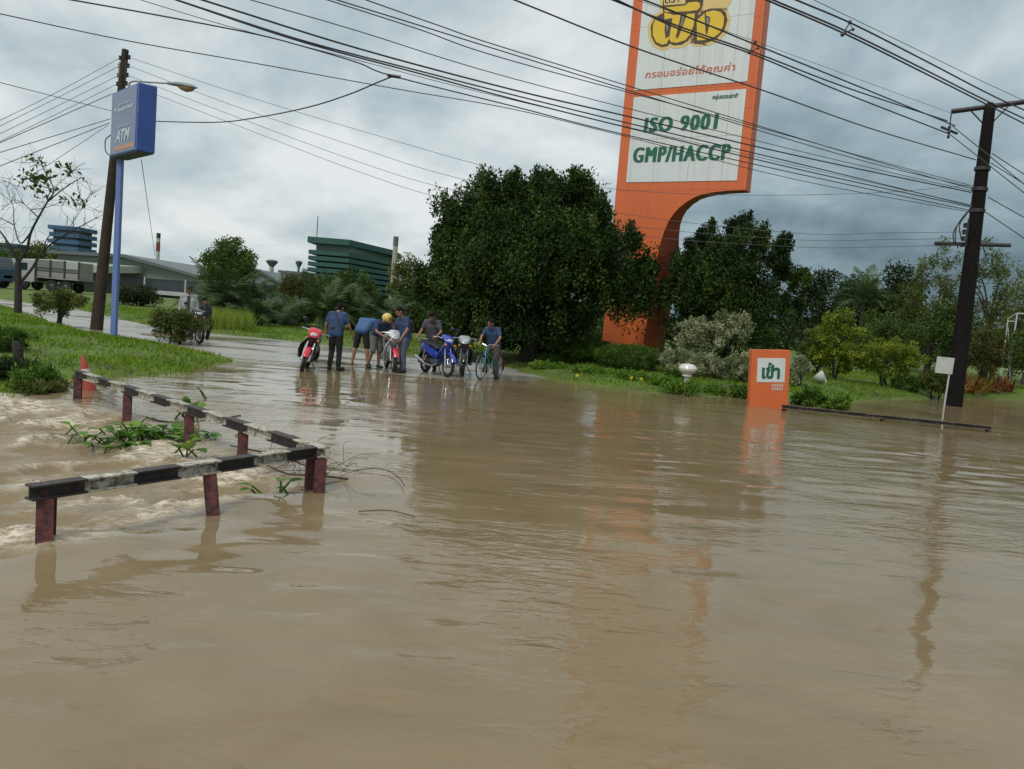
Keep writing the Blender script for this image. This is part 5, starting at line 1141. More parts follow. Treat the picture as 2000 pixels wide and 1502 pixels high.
shrub('shrub', 'pale variegated shrub behind the white mushroom lamp', 1288, 682, 1380, 740, 24.0, VARIE, 8000, .06, 110, .12, .8, 'pale variegated shrubs')
shrub('shrub', 'pale variegated shrub between the lamp and the entrance sign', 1372, 690, 1425, 742, 24.2, VARIE, 5200, .06, 80, .12, .8, 'pale variegated shrubs')
shrub('shrub', 'pale variegated shrub just left of the entrance sign', 1418, 688, 1490, 742, 24.0, VARIE, 6500, .06, 90, .12, .8, 'pale variegated shrubs')
shrub('shrub', 'pale variegated shrub peeking out right of the entrance sign', 1535, 695, 1585, 748, 24.5, VARIE, 3800, .06, 60, .12, .8, 'pale variegated shrubs')
for a, b, c, d, Y, lb_ in ((1030, 712, 1110, 745, 24.2, 'low lime ground plants at the water edge left of the hedges'), (1105, 722, 1200, 756, 23.0, 'low lime ground plants at the water edge under the hedges'), (1195, 728, 1290, 764, 22.2, 'low lime ground plants with yellow flowers by the hedges'), (1270, 738, 1355, 770, 21.4, 'bright low ground plants at the foot of the mushroom lamp'), (1375, 755, 1420, 774, 21.2, 'small lime ground plant left of the entrance sign'), (1425, 755, 1470, 778, 21.0, 'broad leaved ground plant touching the entrance sign'), (1300, 722, 1335, 748, 22.6, 'small round green bush left of the mushroom lamp'), (1300, 746, 1368, 768, 20.35, 'bright low plants right in front of the mushroom lamp')):
    shrub('ground_plant', lb_, a, b, c, d, Y, LIME if 'lime' in lb_ or 'bright' in lb_ else HEDGE, 2600, .07, 50, .10, .5, 'low plants at the water edge', 0)
for a, b in ((1127, 733), (1233, 737), (1252, 740), (1254, 746)):
    c = at(a, b, 21.8); f = thing('flower', {1127: 'lone yellow flower left of the other flowers below the hedge', 1233: 'yellow flower left of a close pair below the hedge', 1252: 'upper flower of the close yellow pair below the hedge', 1254: 'lower flower of the close yellow pair below the hedge'}[a], 'flower', c, group='yellow flowers by the hedges')
    mb = MB()
    for k in range(6): an = k*math.pi/3; mb.add([(0, -.01, 0), (.035*math.cos(an-.4), -.03, .035*math.sin(an-.4)), (.055*math.cos(an), -.02, .055*math.sin(an)), (.035*math.cos(an+.4), -.03, .035*math.sin(an+.4))], [(0, 1, 2, 3)])
    mb.build('petals', mat('yellow_petals', (.75, .58, .03), .5), f); MB().cyl((0, 0, 0), (0, .05, -.25), .006, n=4).build('stem', HEDGE, f)
shrub('ground_plant', 'green plants behind the low rail right of the entrance sign', 1550, 762, 1620, 796, 20.3, HEDGE, 2600, .09, 40, .12, .6, 'low plants at the water edge', 0)
shrub('ground_plant', 'trailing green plants over the middle of the low rail', 1605, 770, 1665, 800, 20.0, LIME, 1800, .09, 40, .10, .5, 'low plants at the water edge', 0)
# ---- right side shrubs
x0, hw, zb, zt = frame(1580, 605, 1690, 730, 29.5)
shrub('shrub', 'upright bright yellow green shrub with a pointed top', 1590, 600, 1685, 735, 29.5, YELL, 7500, .11, 70, .24, .8, 'garden shrubs at right', .05)
shrub('shrub', 'spreading yellow green bush on a crooked stem right of the pointed shrub', 1668, 662, 1800, 738, 28.5, YELL, 9500, .09, 110, .18, .8, 'garden shrubs at right', .05)
shrub('shrub', 'round bush with reddish young leaves right of the black pole', 1885, 640, 1965, 735, 31.5, REDL_, 6500, .09, 80, .2, .8, 'garden shrubs at right', .04)
shrub('shrub', 'low olive bush behind the blank white board', 1795, 715, 1870, 770, 27.5, OLIVE, 4000, .08, 60, .15, .7, 'garden shrubs at right', .03)
shrub('shrub', 'low dark bush left of the blank white board', 1740, 735, 1810, 775, 28.0, HEDGE, 3000, .08, 50, .15, .7, 'garden shrubs at right', .03)
shrub('shrub', 'mid green bush filling the gap behind the yellow green bushes', 1690, 620, 1800, 700, 36, MIDL, 7000, .12, 80, .3, .8, 'garden shrubs at right', .04)
shrub('shrub', 'grey green bush behind the pointed yellow green shrub', 1560, 640, 1640, 720, 33, MIDL, 5000, .11, 60, .28, .8, 'garden shrubs at right', .04)
shrub('shrub', 'bright green bush behind the white pipe frame', 1965, 640, 2080, 740, 36, MIDL, 6500, .11, 70, .3, .8, 'garden shrubs at right', .04)
def spiky(label, px, py, Y, m, n, ln, group):
    p = gp(px, py, 0.05); p.y += .5; p.z = GZ(p.x, p.y); t = thing('croton_plant', label, 'plant', p, group=group)
    for k in range(n):
        a = rng.uniform(0, 6.28); el = rng.uniform(.4, 1.4); L_ = ln*rng.uniform(.6, 1.2); d = Vector((math.cos(a)*math.cos(el), math.sin(a)*math.cos(el), math.sin(el))); sv = d.cross(Vector((0, 0, 1))).normalized()*.035; r0 = Vector((rng.normal()*.12, rng.normal()*.12, 0))
        e_ = r0+d*L_-Vector((0, 0, .3*L_*math.cos(el))); md = r0+d*L_*.55
        me = tomesh('leaf', [r0-sv*.3, r0+sv*.3, md+sv, md-sv, e_], [(0, 1, 2, 3), (3, 2, 4)], m); at_ = me.attributes.new('tint', 'FLOAT', 'FACE'); at_.data.foreach_set('value', [rng.random()]*2); link('leaf', me, t)
for px, m, lb_ in ((1880, CROT, 'yellow striped leafy plant at the water edge just right of the black pole'), (1905, CROT2, 'rusty orange leafy plant second from the black pole at the water edge'), (1928, CROT, 'yellow leafy plant third from the black pole at the water edge'), (1952, CROT2, 'rusty leafy plant in a row at the water edge near the pipe frame'), (1978, CROT2, 'rusty leafy plant at the water edge by the right picture edge')):
    spiky(lb_, px, 775, 28.2+.02*(px-1880), m, 60, .95, 'croton plants at the water edge')
# ---- far trees on the right
def fartree(label, px0, py0, px1, py1, Y, m, n, leaf, cl, cr_, group='trees behind the garden', tr=.14, vert=1.0, low=0, aspect=.5, nl=5):
    x0, hw, zb, zt = frame(px0, py0, px1, py1, Y); g0 = GZ(x0, Y); zc_ = (zb+zt)/2-g0; rz = (zt-zb)/2
    return tree('tree', label, 'tree', (x0, Y, g0), [((0, 0, zc_), (hw, hw*.8, rz), cl, cr_, n, vert)], m, rng, tr, nl, group, leaf, BARK, aspect)
fartree('dark tree at the left end of the row behind the entrance sign', 1555, 535, 1650, 680, 52, DARKL, 6500, .22, 60, .7)
fartree('dark tree behind the coconut palm in the right distance', 1640, 540, 1730, 690, 58, DARKL, 6500, .24, 60, .8)
fartree('dark olive tree left of the thin leaved trees', 1710, 520, 1800, 700, 50, DARKL, 7000, .20, 70, .6)
fartree('thin leaved pale tree left of the black pole', 1765, 480, 1890, 690, 44, OLIVE, 8000, .13, 85, .42, tr=.2, nl=9)
fartree('thin leaved pale tree right of the black pole', 1880, 472, 2000, 680, 45, OLIVE, 6200, .13, 60, .45, tr=.2, nl=9)
fartree('leafy tree cut by the right picture edge', 1955, 540, 2080, 720, 40, OLIVE, 7000, .13, 80, .45, tr=.2)
fartree('green tree low behind the yellow green bushes', 1690, 590, 1800, 700, 46, MIDL, 6500, .17, 60, .5)
fartree('green tree low behind the black pole', 1800, 590, 1930, 720, 42, MIDL, 7500, .15, 70, .5)
fartree('green tree low behind the white pipe frame', 1910, 610, 2050, 730, 44, OLIVE, 7500, .15, 70, .5)
# ---- far trees on the left and centre
fartree('round dense tree standing above the oil palms left of the green building', 395, 473, 498, 560, 75, MIDL, 11000, .26, 90, .75, 'trees in front of the factory', .3)
fartree('small light green tree beside the pale chimney', 765, 512, 825, 600, 60, OLIVE, 5500, .2, 45, .6, 'trees in front of the factory', .14)
fartree('wide green tree behind the trucks at far left', 20, 485, 130, 560, 110, OLIVE, 9000, .4, 60, 1.2, 'trees in front of the factory', .3)
fartree('dark green tree at the left edge behind the trucks', -60, 490, 40, 570, 105, MIDL, 8000, .4, 60, 1.2, 'trees in front of the factory', .3)
fartree('low brownish tree in front of the green building', 540, 540, 640, 600, 70, REDL_, 6500, .22, 60, .6, 'trees in front of the factory', .14)
fartree('low green tree right of the brownish tree', 630, 535, 740, 600, 66, MIDL, 7000, .22, 60, .6, 'trees in front of the factory', .14)
fartree('low grey green tree behind the ficus trunk at right', 1080, 600, 1180, 670, 50, MIDL, 7000, .2, 60, .5, 'trees in front of the factory', .14)
for a, b, c, d, Y, m, lb_ in ((455, 575, 540, 640, 46, DARKL, 'dark bush in the verge left of the small palm'), (540, 590, 640, 640, 44, MIDL, 'mid green bush in the verge behind the red motorcycle'), (630, 585, 720, 635, 46, DARKL, 'dark bush in the verge behind the standing man'), (700, 590, 790, 640, 45, MIDL, 'green bush in the verge behind the yellow helmet'), (780, 600, 870, 660, 43, MIDL, 'green bush in the verge behind the man in grey'), (225, 560, 310, 612, 48, DARKL, 'dark bush in front of the warehouse right of the bank sign post'), (860, 625, 960, 670, 42, MIDL, 'green bush in the verge left of the ficus trunk'), (960, 630, 1100, 680, 42, DARKL, 'dark bush in the verge behind the ficus trunk'), (1090, 620, 1180, 670, 38, MIDL, 'light bush seen between the ficus trunk and the orange stem'), (440, 610, 560, 652, 40, MIDL, 'low bush behind the tall bright grass')):
    shrub('shrub', lb_, a, b, c, d, Y, m, 6000, .13, 70, .3, .7, 'bushes along the far verge', .04)
def treeline(label, px0, px1, Y, h, n, m):
    a, b = at(px0, 600, Y), at(px1, 600, Y); X = rng.uniform(a.x, b.x, n); hh = h*(.62+.45*fbm(X*.09, X*0+3, 3, 5)); Z = rng.random(n)**.8*hh; P = np.stack([X, Y+rng.normal(size=n)*3, Z+.2], 1)
    o = leaves('distant_trees', P, .55*Y/90, m, None, rng, np.clip(.5+.5*fbm(X*.35, Z*.6, 3, 8)+.2*rng.normal(size=n), 0, 1), .6); tag(o, label, 'trees', kind='stuff')
treeline('distant mass of dark trees closing the view behind the right garden', 1080, 2300, 82., 5.2, 26000, DARKL); treeline('distant strip of trees on the horizon behind the factory', -150, 1200, 215., 7.5, 16000, DARKL)
# ---- palms
def frond_mesh(L_, droop, seed):
    r = np.random.default_rng(seed); mb = MB(); pts = []
    for k in range(11):
        s = k/10; pts.append(Vector((L_*s*(1-.18*droop*s), 0, L_*(.55*s-.75*droop*s*s))))
    V = []; F = []
    def quad(a, b, c, d): i = len(V); V.extend([a, b, c, d]); F.append((i, i+1, i+2, i+3))
    for k in range(10):
        w_ = .022*L_/2*(1-k/11); quad(pts[k]-Vector((0, w_, 0)), pts[k]+Vector((0, w_, 0)), pts[k+1]+Vector((0, w_*.9, 0)), pts[k+1]-Vector((0, w_*.9, 0)))
        quad(pts[k]-Vector((0, 0, w_)), pts[k]+Vector((0, 0, w_)), pts[k+1]+Vector((0, 0, w_)), pts[k+1]-Vector((0, 0, w_)))
    for k in range(34):
        s = .16+.84*k/33; f = s*10; i = min(int(f), 9); c = pts[i].lerp(pts[i+1], f-i); d = (pts[i+1]-pts[i]).normalized(); ll = L_*.30*math.sin(math.pi*min(1, .25+s*.72))*r.uniform(.8, 1.15)
        for sg in (-1, 1):
            e_ = c+(d*.75+Vector((0, sg*.85, r.uniform(-.35, .25)))).normalized()*ll-Vector((0, 0, .18*ll)); m_ = c.lerp(e_, .5)+Vector((0, 0, .06*ll)); wv = d*.018*L_/1.6; quad(c-wv*.5, c+wv*.5, m_+wv, m_-wv); quad(m_-wv, m_+wv, e_+wv*.1, e_-wv*.1)
    me = tomesh('frond', V, F, PALMM); at_ = me.attributes.new('tint', 'FLOAT', 'FACE'); at_.data.foreach_set('value', np.clip(r.normal(.5, .25, len(F)), 0, 1).astype(np.float32)); return me
FR_ = {}
def palm(label, px, pyb, Y, trunk_h, L_, n, group, name='oil_palm'):
    p = at(px, pyb, Y); p.z = GZ(p.x, p.y); t = thing(name, label, 'palm', p, group=group)
    MB().tube([Vector((0, 0, -.1)), Vector((.03, 0, trunk_h*.5)), Vector((0, 0, trunk_h))], [.30, .25, .22] if name == 'oil_palm' else [.16, .13, .11], 9).build('trunk', BARKD, t)
    if not FR_:
        for i in range(4): FR_[i] = frond_mesh(1.0, .45+.25*i, 70+i)
    for k in range(n):
        o = link('frond', FR_[(k*7) % 4], t, Vector((0, 0, trunk_h))); tl = rng.uniform(-.35, .95) if name == 'oil_palm' else rng.uniform(-.1, 1.25)
        o.rotation_euler = Euler((rng.normal()*.15, -tl, k*2.4+rng.normal()*.2)); s = L_*rng.uniform(.8, 1.15); o.scale = (s, s, s)
GP = 'oil palms along the far verge'
palm('large oil palm below the round dense tree', 430, 618, 41, .7, 2.7, 30, GP); palm('oil palm just right of the largest palm', 478, 622, 43, .8, 2.5, 26, GP)
palm('small young palm in the middle of the verge', 552, 632, 39, .25, 1.7, 22, GP); palm('tall dark oil palm behind the standing man', 690, 625, 40, .6, 2.3, 30, GP); palm('oil palm left of the dark one behind the standing man', 630, 632, 38, .6, 2.3, 26, GP)
palm('oil palm behind the yellow helmet', 745, 632, 42, .6, 2.0, 26, GP); palm('low drooping palm behind the tall bright grass', 500, 640, 36, .3, 1.6, 22, GP)
palm('low palm behind the man in grey', 815, 650, 44, .7, 2.2, 24, GP)
palm('coconut palm with raised fronds in the right distance', 1678, 660, 47, 3.6, 2.5, 20, 'palms in the right distance', 'coconut_palm'); palm('second coconut palm leaning beside the thin leaved trees', 1735, 680, 47, 2.2, 2.6, 14, 'palms in the right distance', 'coconut_palm')

# ---- bushes on the left verge
pb_ = place(115, 636); t = tree('shrub', 'small yellow green tree with a dark stem left of the leaning pole', 'shrub', pb_, [((0, 0, .85), (.75, .6, .33), 46, .2, 3600, .9), ((-.1, 0, .55), (.5, .45, .2), 20, .16, 900, .9)], YELL if False else OLIVE, rng, .09, 4, leaf=.085, bark=BARKD)
pb_ = place(350, 676); t = tree('shrub', 'spreading olive green bush hiding a motorcycle by the road', 'shrub', pb_, [((-.05, 0, .74), (.88, .6, .28), 70, .18, 5600, .9), ((-.25, 0, .36), (.45, .35, .26), 30, .15, 1500, .9)], OLIVE, rng, .05, 5, leaf=.075, bark=BARKD)
# ---- the bare tree
bt = place(36, 612); BY = bt.y; t = thing('bare_tree', 'nearly leafless tree with dark branches at the left edge', 'tree', bt)
q = lambda a, b, dy=0: at(a, b, BY+dy)-bt
trunk(t, [q(35, 616), q(36, 560), q(35, 512)], .15, .11, BARKD)
BR = [([(36, 556), (60, 528), (85, 490), (120, 463), (165, 438), (200, 420)], .085), ([(36, 512), (52, 488), (60, 455), (75, 425), (92, 395), (105, 370), (85, 330), (78, 312)], .085), ([(36, 512), (22, 485), (0, 452), (-40, 415)], .09), ([(60, 455), (40, 475), (28, 440), (25, 400), (5, 380)], .05),
      ([(75, 425), (60, 410), (45, 395), (30, 365)], .035), ([(92, 395), (120, 372), (150, 352), (165, 350), (185, 385)], .04), ([(105, 370), (70, 362), (40, 365), (5, 352)], .03), ([(85, 490), (95, 462), (130, 450), (150, 420), (185, 370)], .03), ([(120, 463), (150, 455), (172, 462), (180, 480)], .02), ([(28, 440), (-10, 420), (-40, 405)], .03),
      ([(92, 395), (98, 375), (130, 345), (140, 330)], .025), ([(45, 395), (20, 398), (0, 412)], .02), ([(150, 352), (158, 395), (150, 415)], .016), ([(60, 410), (90, 405), (125, 395), (160, 398), (190, 412)], .022), ([(78, 312), (55, 318), (40, 315)], .012), ([(25, 400), (15, 372), (20, 345)], .014)]
ends_ = []
for i, (pts, r_) in enumerate(BR):
    P = catmull([q(a, b, .35*math.sin(i*2.1+k*.7)*k*.35) for k, (a, b) in enumerate(pts)], 5); MB().tube(P, [max(.006, r_*.72*(1-.85*j/(len(P)-1))) for j in range(len(P))], 6).build('branch', BARKD, t); ends_ += P[len(P)//3::3]
mb = MB()
for e_ in ends_:
    for k in range(3):
        d = Vector((rng.normal(), rng.normal()*.6, rng.normal()+.5)).normalized()*rng.uniform(.3, .9); m_ = e_+d*.5+Vector((rng.normal(), 0, rng.normal()))*.06; mb.tube([e_, m_, e_+d], [.008, .006, .004], 4)
o = mb.build('twigs', BARKD, t); o['kind'] = 'stuff'
P = []
for a, b, n_, s_ in ((78, 316, 26, .25), (70, 345, 70, .5), (130, 332, 40, .4), (75, 370, 40, .45), (160, 390, 14, .3), (130, 388, 14, .3)):
    c = q(a, b); P += [list(c+Vector((rng.normal()*s_*.6, rng.normal()*.3, rng.normal()*s_*.35))) for _ in range(n_)]
leaves('foliage', np.array(P), .24, MIDL, t, rng, None, .45)
# ---- rank weeds and a broken stump on the near left bank
st_ = place(35, 712); t = thing('stump', 'broken dark stump standing in the weeds at the left edge', 'stump', st_); MB().tube([Vector((.02, 0, -.1)), Vector((0, 0, .2)), Vector((-.04, 0, .36)), Vector((-.05, .01, .40))], [.085, .08, .07, .045], 9).build('stump_wood', BARKD, t); MB().cyl((-.01, 0, .2), (.10, -.03, .30), .03, .02, 6).build('broken_branch', BARKD, t)
for a, b, c, d, Y, m, lb_ in ((-40, 708, 70, 785, 12.4, DARKL, 'dark weeds overhanging the rushing water at the left edge'), (40, 720, 100, 780, 12.0, HEDGE, 'green weeds on the bank end beside the cone'), (-30, 640, 50, 700, 15.5, HEDGE, 'weeds behind the broken stump'), (55, 755, 118, 785, 11.8, OLIVE, 'withered brown weeds trailing into the water at the bank end')):
    x0, hw, zb, zt = frame(a, b, c, d, Y); g0 = max(GZ(x0, Y), -.05); H_ = zt-g0
    t = thing('weeds', lb_, 'weeds', (x0, Y, g0), group='weeds on the left bank'); P, o_, tn = clumped((0, 0, H_*.45), (hw, .5, H_*.5), 60, .10, 3800, rng, 1.0, -.95, .1, .5); k = P[:, 2] > -.05; leaves('foliage', P[k], .10, m, t, rng, tn[k], .22, updir=.9)
# ================================================================== FAR BUILDINGS AND VEHICLES
GW = mat('green_metal_siding', (.20, .255, .205), .55, var=.06, scale=.3); GRF = mat('green_roof', (.10, .125, .12), .5, var=.1, scale=.3); TEALB = mat('teal_louvre', (.018, .085, .068), .5, var=.08, scale=.3); TEALD = mat('dark_teal_wall', (.012, .048, .042), .6, var=.1, scale=.3); PALEW = mat('pale_wall', (.42, .44, .42), .7, var=.08, scale=.3)
BLT = mat('blue_cladding', (.045, .105, .20), .5, var=.1, scale=.3); BLTD = mat('dark_blue_cladding', (.03, .07, .13), .5, var=.1, scale=.3); GCON = mat('grey_concrete', (.28, .27, .25), .85, var=.12, scale=.5); GLASS = mat('dark_glazing', (.03, .045, .05), .12); CREAM = mat('cream_cladding', (.34, .36, .30), .6, var=.08, scale=.4)
# ---- green warehouse, gable end to the camera
def W(px, py, Y): return at(px, py, Y)
Yw = 92.0; wx0 = W(110, 560, Yw).x; wx1 = W(385, 560, Yw).x; ez = W(110, 500, Yw).z; rz_w = W(245, 503, Yw).z; g0 = .28
o0 = Vector(((wx0+wx1)/2, Yw, g0)); t = thing('warehouse', 'long pale green metal warehouse with a low pitched roof behind the trucks', 'building', o0)
hwid = (wx1-wx0)/2; apx = W(250, 505, Yw).x-o0.x; apz = W(250, 505, Yw).z-g0; lz = W(112, 497, Yw).z-g0; rz2 = W(384, 543, Yw).z-g0
MB().prism([(-hwid, 0, 0), (hwid, 0, 0), (hwid, 0, rz2), (apx, 0, apz), (-hwid, 0, lz)], (0, 45, 0)).build('wall', GW, t, 20)
nrow = 9
for k in range(nrow):   # siding sheets, each its own panel
    z0 = 2.2+k*(apz-2.4)/nrow; z1 = z0+(apz-2.4)/nrow-.05
    xr = lambda z: apx+(hwid-apx)*(apz-z)/(apz-rz2) if z > rz2 else hwid
    a, b = min(xr(z0), hwid), min(xr(z1), hwid)
    MB().prism([(-hwid+.05, -.04, z0), (a-.05, -.04, z0), (b-.05, -.04, z1), (-hwid+.05, -.04, z1)], (0, .035, 0)).build('siding_panel', GW, t, 20)
rf = MB().prism([(-hwid-.6, -1, lz+.02), (apx, -1, apz+.05), (hwid+.6, -1, rz2-.02), (hwid+.6, -1, rz2+.3), (apx, -1, apz+.42), (-hwid-.6, -1, lz+.4)], (0, 47, 0)).build('roof', GRF, t, 20)
MB().box((hwid*.72, 20, (apz+rz2)/2+1.0), (3.2, 6, 1.1)).build('roof_vent', GRF, rf, 20)
cw = W(120, 540, Yw-8).x-o0.x; cz = W(190, 533, Yw-9).z-g0; MB().prism([(-hwid, -9, cz), (-hwid+10.0, -9, cz), (-hwid+10.0, 0, cz+.5), (-hwid, 0, cz+.5)], (0, 0, .75)).build('canopy', CREAM, t, 20)
MB().box((1.5+hwid*.45, -2.4, W(320, 572, Yw-2).z-g0), (8.5, 4.6, .4)).build('awning', PALEW, t, 20)
mb = MB().cyl((hwid*.45-1.2, -4.75, W(310, 571, Yw-4).z-g0), (hwid*.45-1.2, -4.70, W(310, 571, Yw-4).z-g0), .42, n=16); mb.build('red_roundel', mat('red_roundel', (.55, .03, .06), .5), t)
for x_ in (-1.5, 2.0, 6.5): MB().cyl((x_+hwid*.45-1.5, -4.5, 0), (x_+hwid*.45-1.5, -4.5, 2.3), .09, n=8).build('awning_post', PALEW, t)
MB().box((hwid*.45, -.06, 1.1), (9, .1, 2.2)).build('loading_door', GLASS, t, 20)
# second roof ridge behind
# ---- blue stepped tower
Yb = 190.; c = W(128, 480, Yb); t = thing('office_tower', 'blue tower with stacked overhanging bands behind the warehouse', 'building', (c.x, Yb, .3)); zt = W(128, 440, Yb).z-.3; wd = 62/FPX*Yb
MB().box((0, 3, zt/2), (wd*.72, 7, zt-.4)).build('core', BLTD, t, 20)
for k in range(8): MB().box((.15*(k % 2), 3, zt-.7-k*1.6), (wd*(.98 if k % 2 == 0 else .93), 8.2, .95)).build('facade_band', BLT, t, 20)
for dx in (-1.5, 0, 2.6): MB().cyl((dx, 3, zt-.3), (dx, 3, zt+2.5), .07, n=5).build('antenna', DSTEEL, t)
c = W(12, 475, 185.); t = thing('office_block', 'low blue building at the left edge behind the bare tree', 'building', (c.x, 185., .3)); zt = W(12, 480, 185.).z-.3
MB().box((0, 3, zt/2), (6, 7, zt)).build('wall', BLT, t, 20); MB().box((0, 3, zt+.3), (6.6, 8, .6)).build('roof', BLTD, t, 20)
# ---- green louvred building
Yg = 150.; gx0 = W(606, 500, Yg).x; xc = W(682, 500, Yg).x; gx1 = W(762, 500, Yg).x; ztop = W(640, 465, Yg).z-.3
t = thing('factory_building', 'dark green factory building with projecting louvre bands', 'building', (xc, Yg, .3))
L0, L1 = gx0-xc, W(762, 500, Yg+18).x-xc; drop = 18.
foot = lambda e_: [Vector((L0-e_, -e_, 0)), Vector((0, -e_, 0)), Vector((L1+e_, drop-e_*.2, 0)), Vector((L1+e_, drop+12, 0)), Vector((L0-e_, drop+12, 0))]
up_ = lambda P, z: [p_+Vector((0, 0, z)) for p_ in P]
MB().prism(up_(foot(-1.0), 0), (0, 0, ztop-.5)).build('wall', TEALD, t, 20); MB().prism(up_(foot(.55), ztop-1.1), (0, 0, 1.1)).build('roof', TEALB, t, 20)
for z0, z1 in [(ztop-3.15-k*1.09, ztop-2.4-k*1.09) for k in range(7)]: MB().prism(up_(foot(.3), z0), (0, 0, z1-z0)).build('louvre_band', TEALB, t, 20)
MB().prism(up_(foot(-.8), ztop-2.3), (0, 0, 1.15)).build('pale_band', mat('grey_green_wall', (.11, .16, .14), .6), t, 20)
MB().cyl((L0+1, 0, ztop), (L0+1, 0, ztop+4), .08, n=5).build('antenna', DSTEEL, t)
for z_ in (ztop-8.6, ztop-10.5): MB().box((L1+4, drop, z_), (12, .7, .6)).build('pipe_bridge', TEALD, t, 20)
# low annex
c = W(570, 545, 150.); t = thing('factory_annex', 'low building with a flat dark roof left of the green factory', 'building', (c.x, 158, .3)); zt = W(570, 534, 158.).z-.3
MB().box((0, 3, zt/2), (8.5, 8, zt)).build('wall', GW, t, 20); MB().box((0, 3, zt+.15), (9.3, 9, .5)).build('roof', GRF, t, 20)
for k in range(4): MB().box((-3+k*2, -1.05, zt*.5), (1.2, .1, 1.2)).build('window', GLASS, t, 20)
def gable(label, px0, px1, pye, pyr, Y):
    a = W(px0, pye, Y); b = W(px1, pye, Y); r_ = W((px0+px1)/2, pyr, Y); c = Vector(((a.x+b.x)/2, Y, .3)); t = thing('factory_shed', label, 'building', c); h = (b.x-a.x)/2
    MB().prism([(-h, 0, 0), (h, 0, 0), (h, 0, b.z-.3), (0, 0, r_.z-.3), (-h, 0, a.z-.3)], (0, 25, 0)).build('wall', GW, t, 20)
    MB().prism([(-h-.5, -.6, a.z-.35), (0, -.6, r_.z-.25), (h+.5, -.6, b.z-.35), (h+.5, -.6, b.z), (0, -.6, r_.z+.1), (-h-.5, -.6, a.z)], (0, 26, 0)).build('roof', GRF, t, 20)
gable('grey shed roof half hidden behind the round tree', 470, 545, 556, 532, 120.)
# ---- ventilator towers, chimneys
def ventt(label, px, py_top, py_b, Y, m, r):
    c = W(px, py_b, Y); zt = W(px, py_top, Y).z-.3; t = thing('ventilator_tower', label, 'chimney', (c.x, Y, .3), group='ventilator towers')
    MB().lathe([(r*.42, 0), (r*.36, zt*.86)], 14).build('shaft', m, t); MB().lathe([(r*.36, zt*.84), (r*.9, zt*.93), (r, zt*.955), (r*.95, zt*.975), (r*.5, zt*1.0)], 16).build('ventilator_head', GRF, t); MB().lathe([(r*1.05, zt*.95), (r*1.05, zt*.965)], 16).build('gallery', DSTEEL, t)
TANC = mat('tan_concrete', (.36, .32, .25), .85, var=.1, scale=.5)
ventt('tan mushroom headed ventilator tower left of the green factory', 528, 507, 570, 130., TANC, .95); ventt('smaller blue grey ventilator tower nearer the green factory', 582, 509, 545, 170., GRF, .72)
c = W(768, 545, 140.); zt = W(770, 462, 140.).z-.3; t = thing('chimney', 'plain tan chimney right of the green factory', 'chimney', (c.x, 140., .3)); MB().lathe([(.55, 0), (.40, zt)], 14).build('shaft', TANC, t); MB().lathe([(.46, zt-1.6), (.45, zt+.02)], 14).build('top_band', GRF, t)
c = W(306, 545, 160.); zt = W(306, 455, 160.).z-.3; t = thing('chimney', 'thin chimney with a red and white top above the warehouse roof', 'chimney', (c.x, 160., .3)); MB().lathe([(.42, 0), (.36, zt-3.6)], 12).build('shaft', PALEW, t)
RWH = mat('chimney_red', (.22, .06, .05), .8); MB().lathe([(.40, zt-3.6), (.39, zt-1.8)], 12).build('red_band', RWH, t); MB().lathe([(.37, zt-1.8), (.36, zt-1.0)], 12).build('white_band', PALEW, t); MB().lathe([(.40, zt-1.0), (.39, zt)], 12).build('dark_cap', DSTEEL, t)
# flat shelter roof seen between the palms
c = W(815, 600, 55.); t = thing('shelter', 'flat pale shelter roof glimpsed behind the man in grey', 'shelter', (c.x, 55., GZ(c.x, 55.))); z_ = c.z-GZ(c.x, 55.); MB().box((0, 0, z_), (2.2, 2.2, .22)).build('roof', PALEW, t, 20)
for dx in (-.9, .9): MB().cyl((dx, -.9, 0), (dx, -.9, z_-.1), .05, n=8).build('post', STEEL, t)
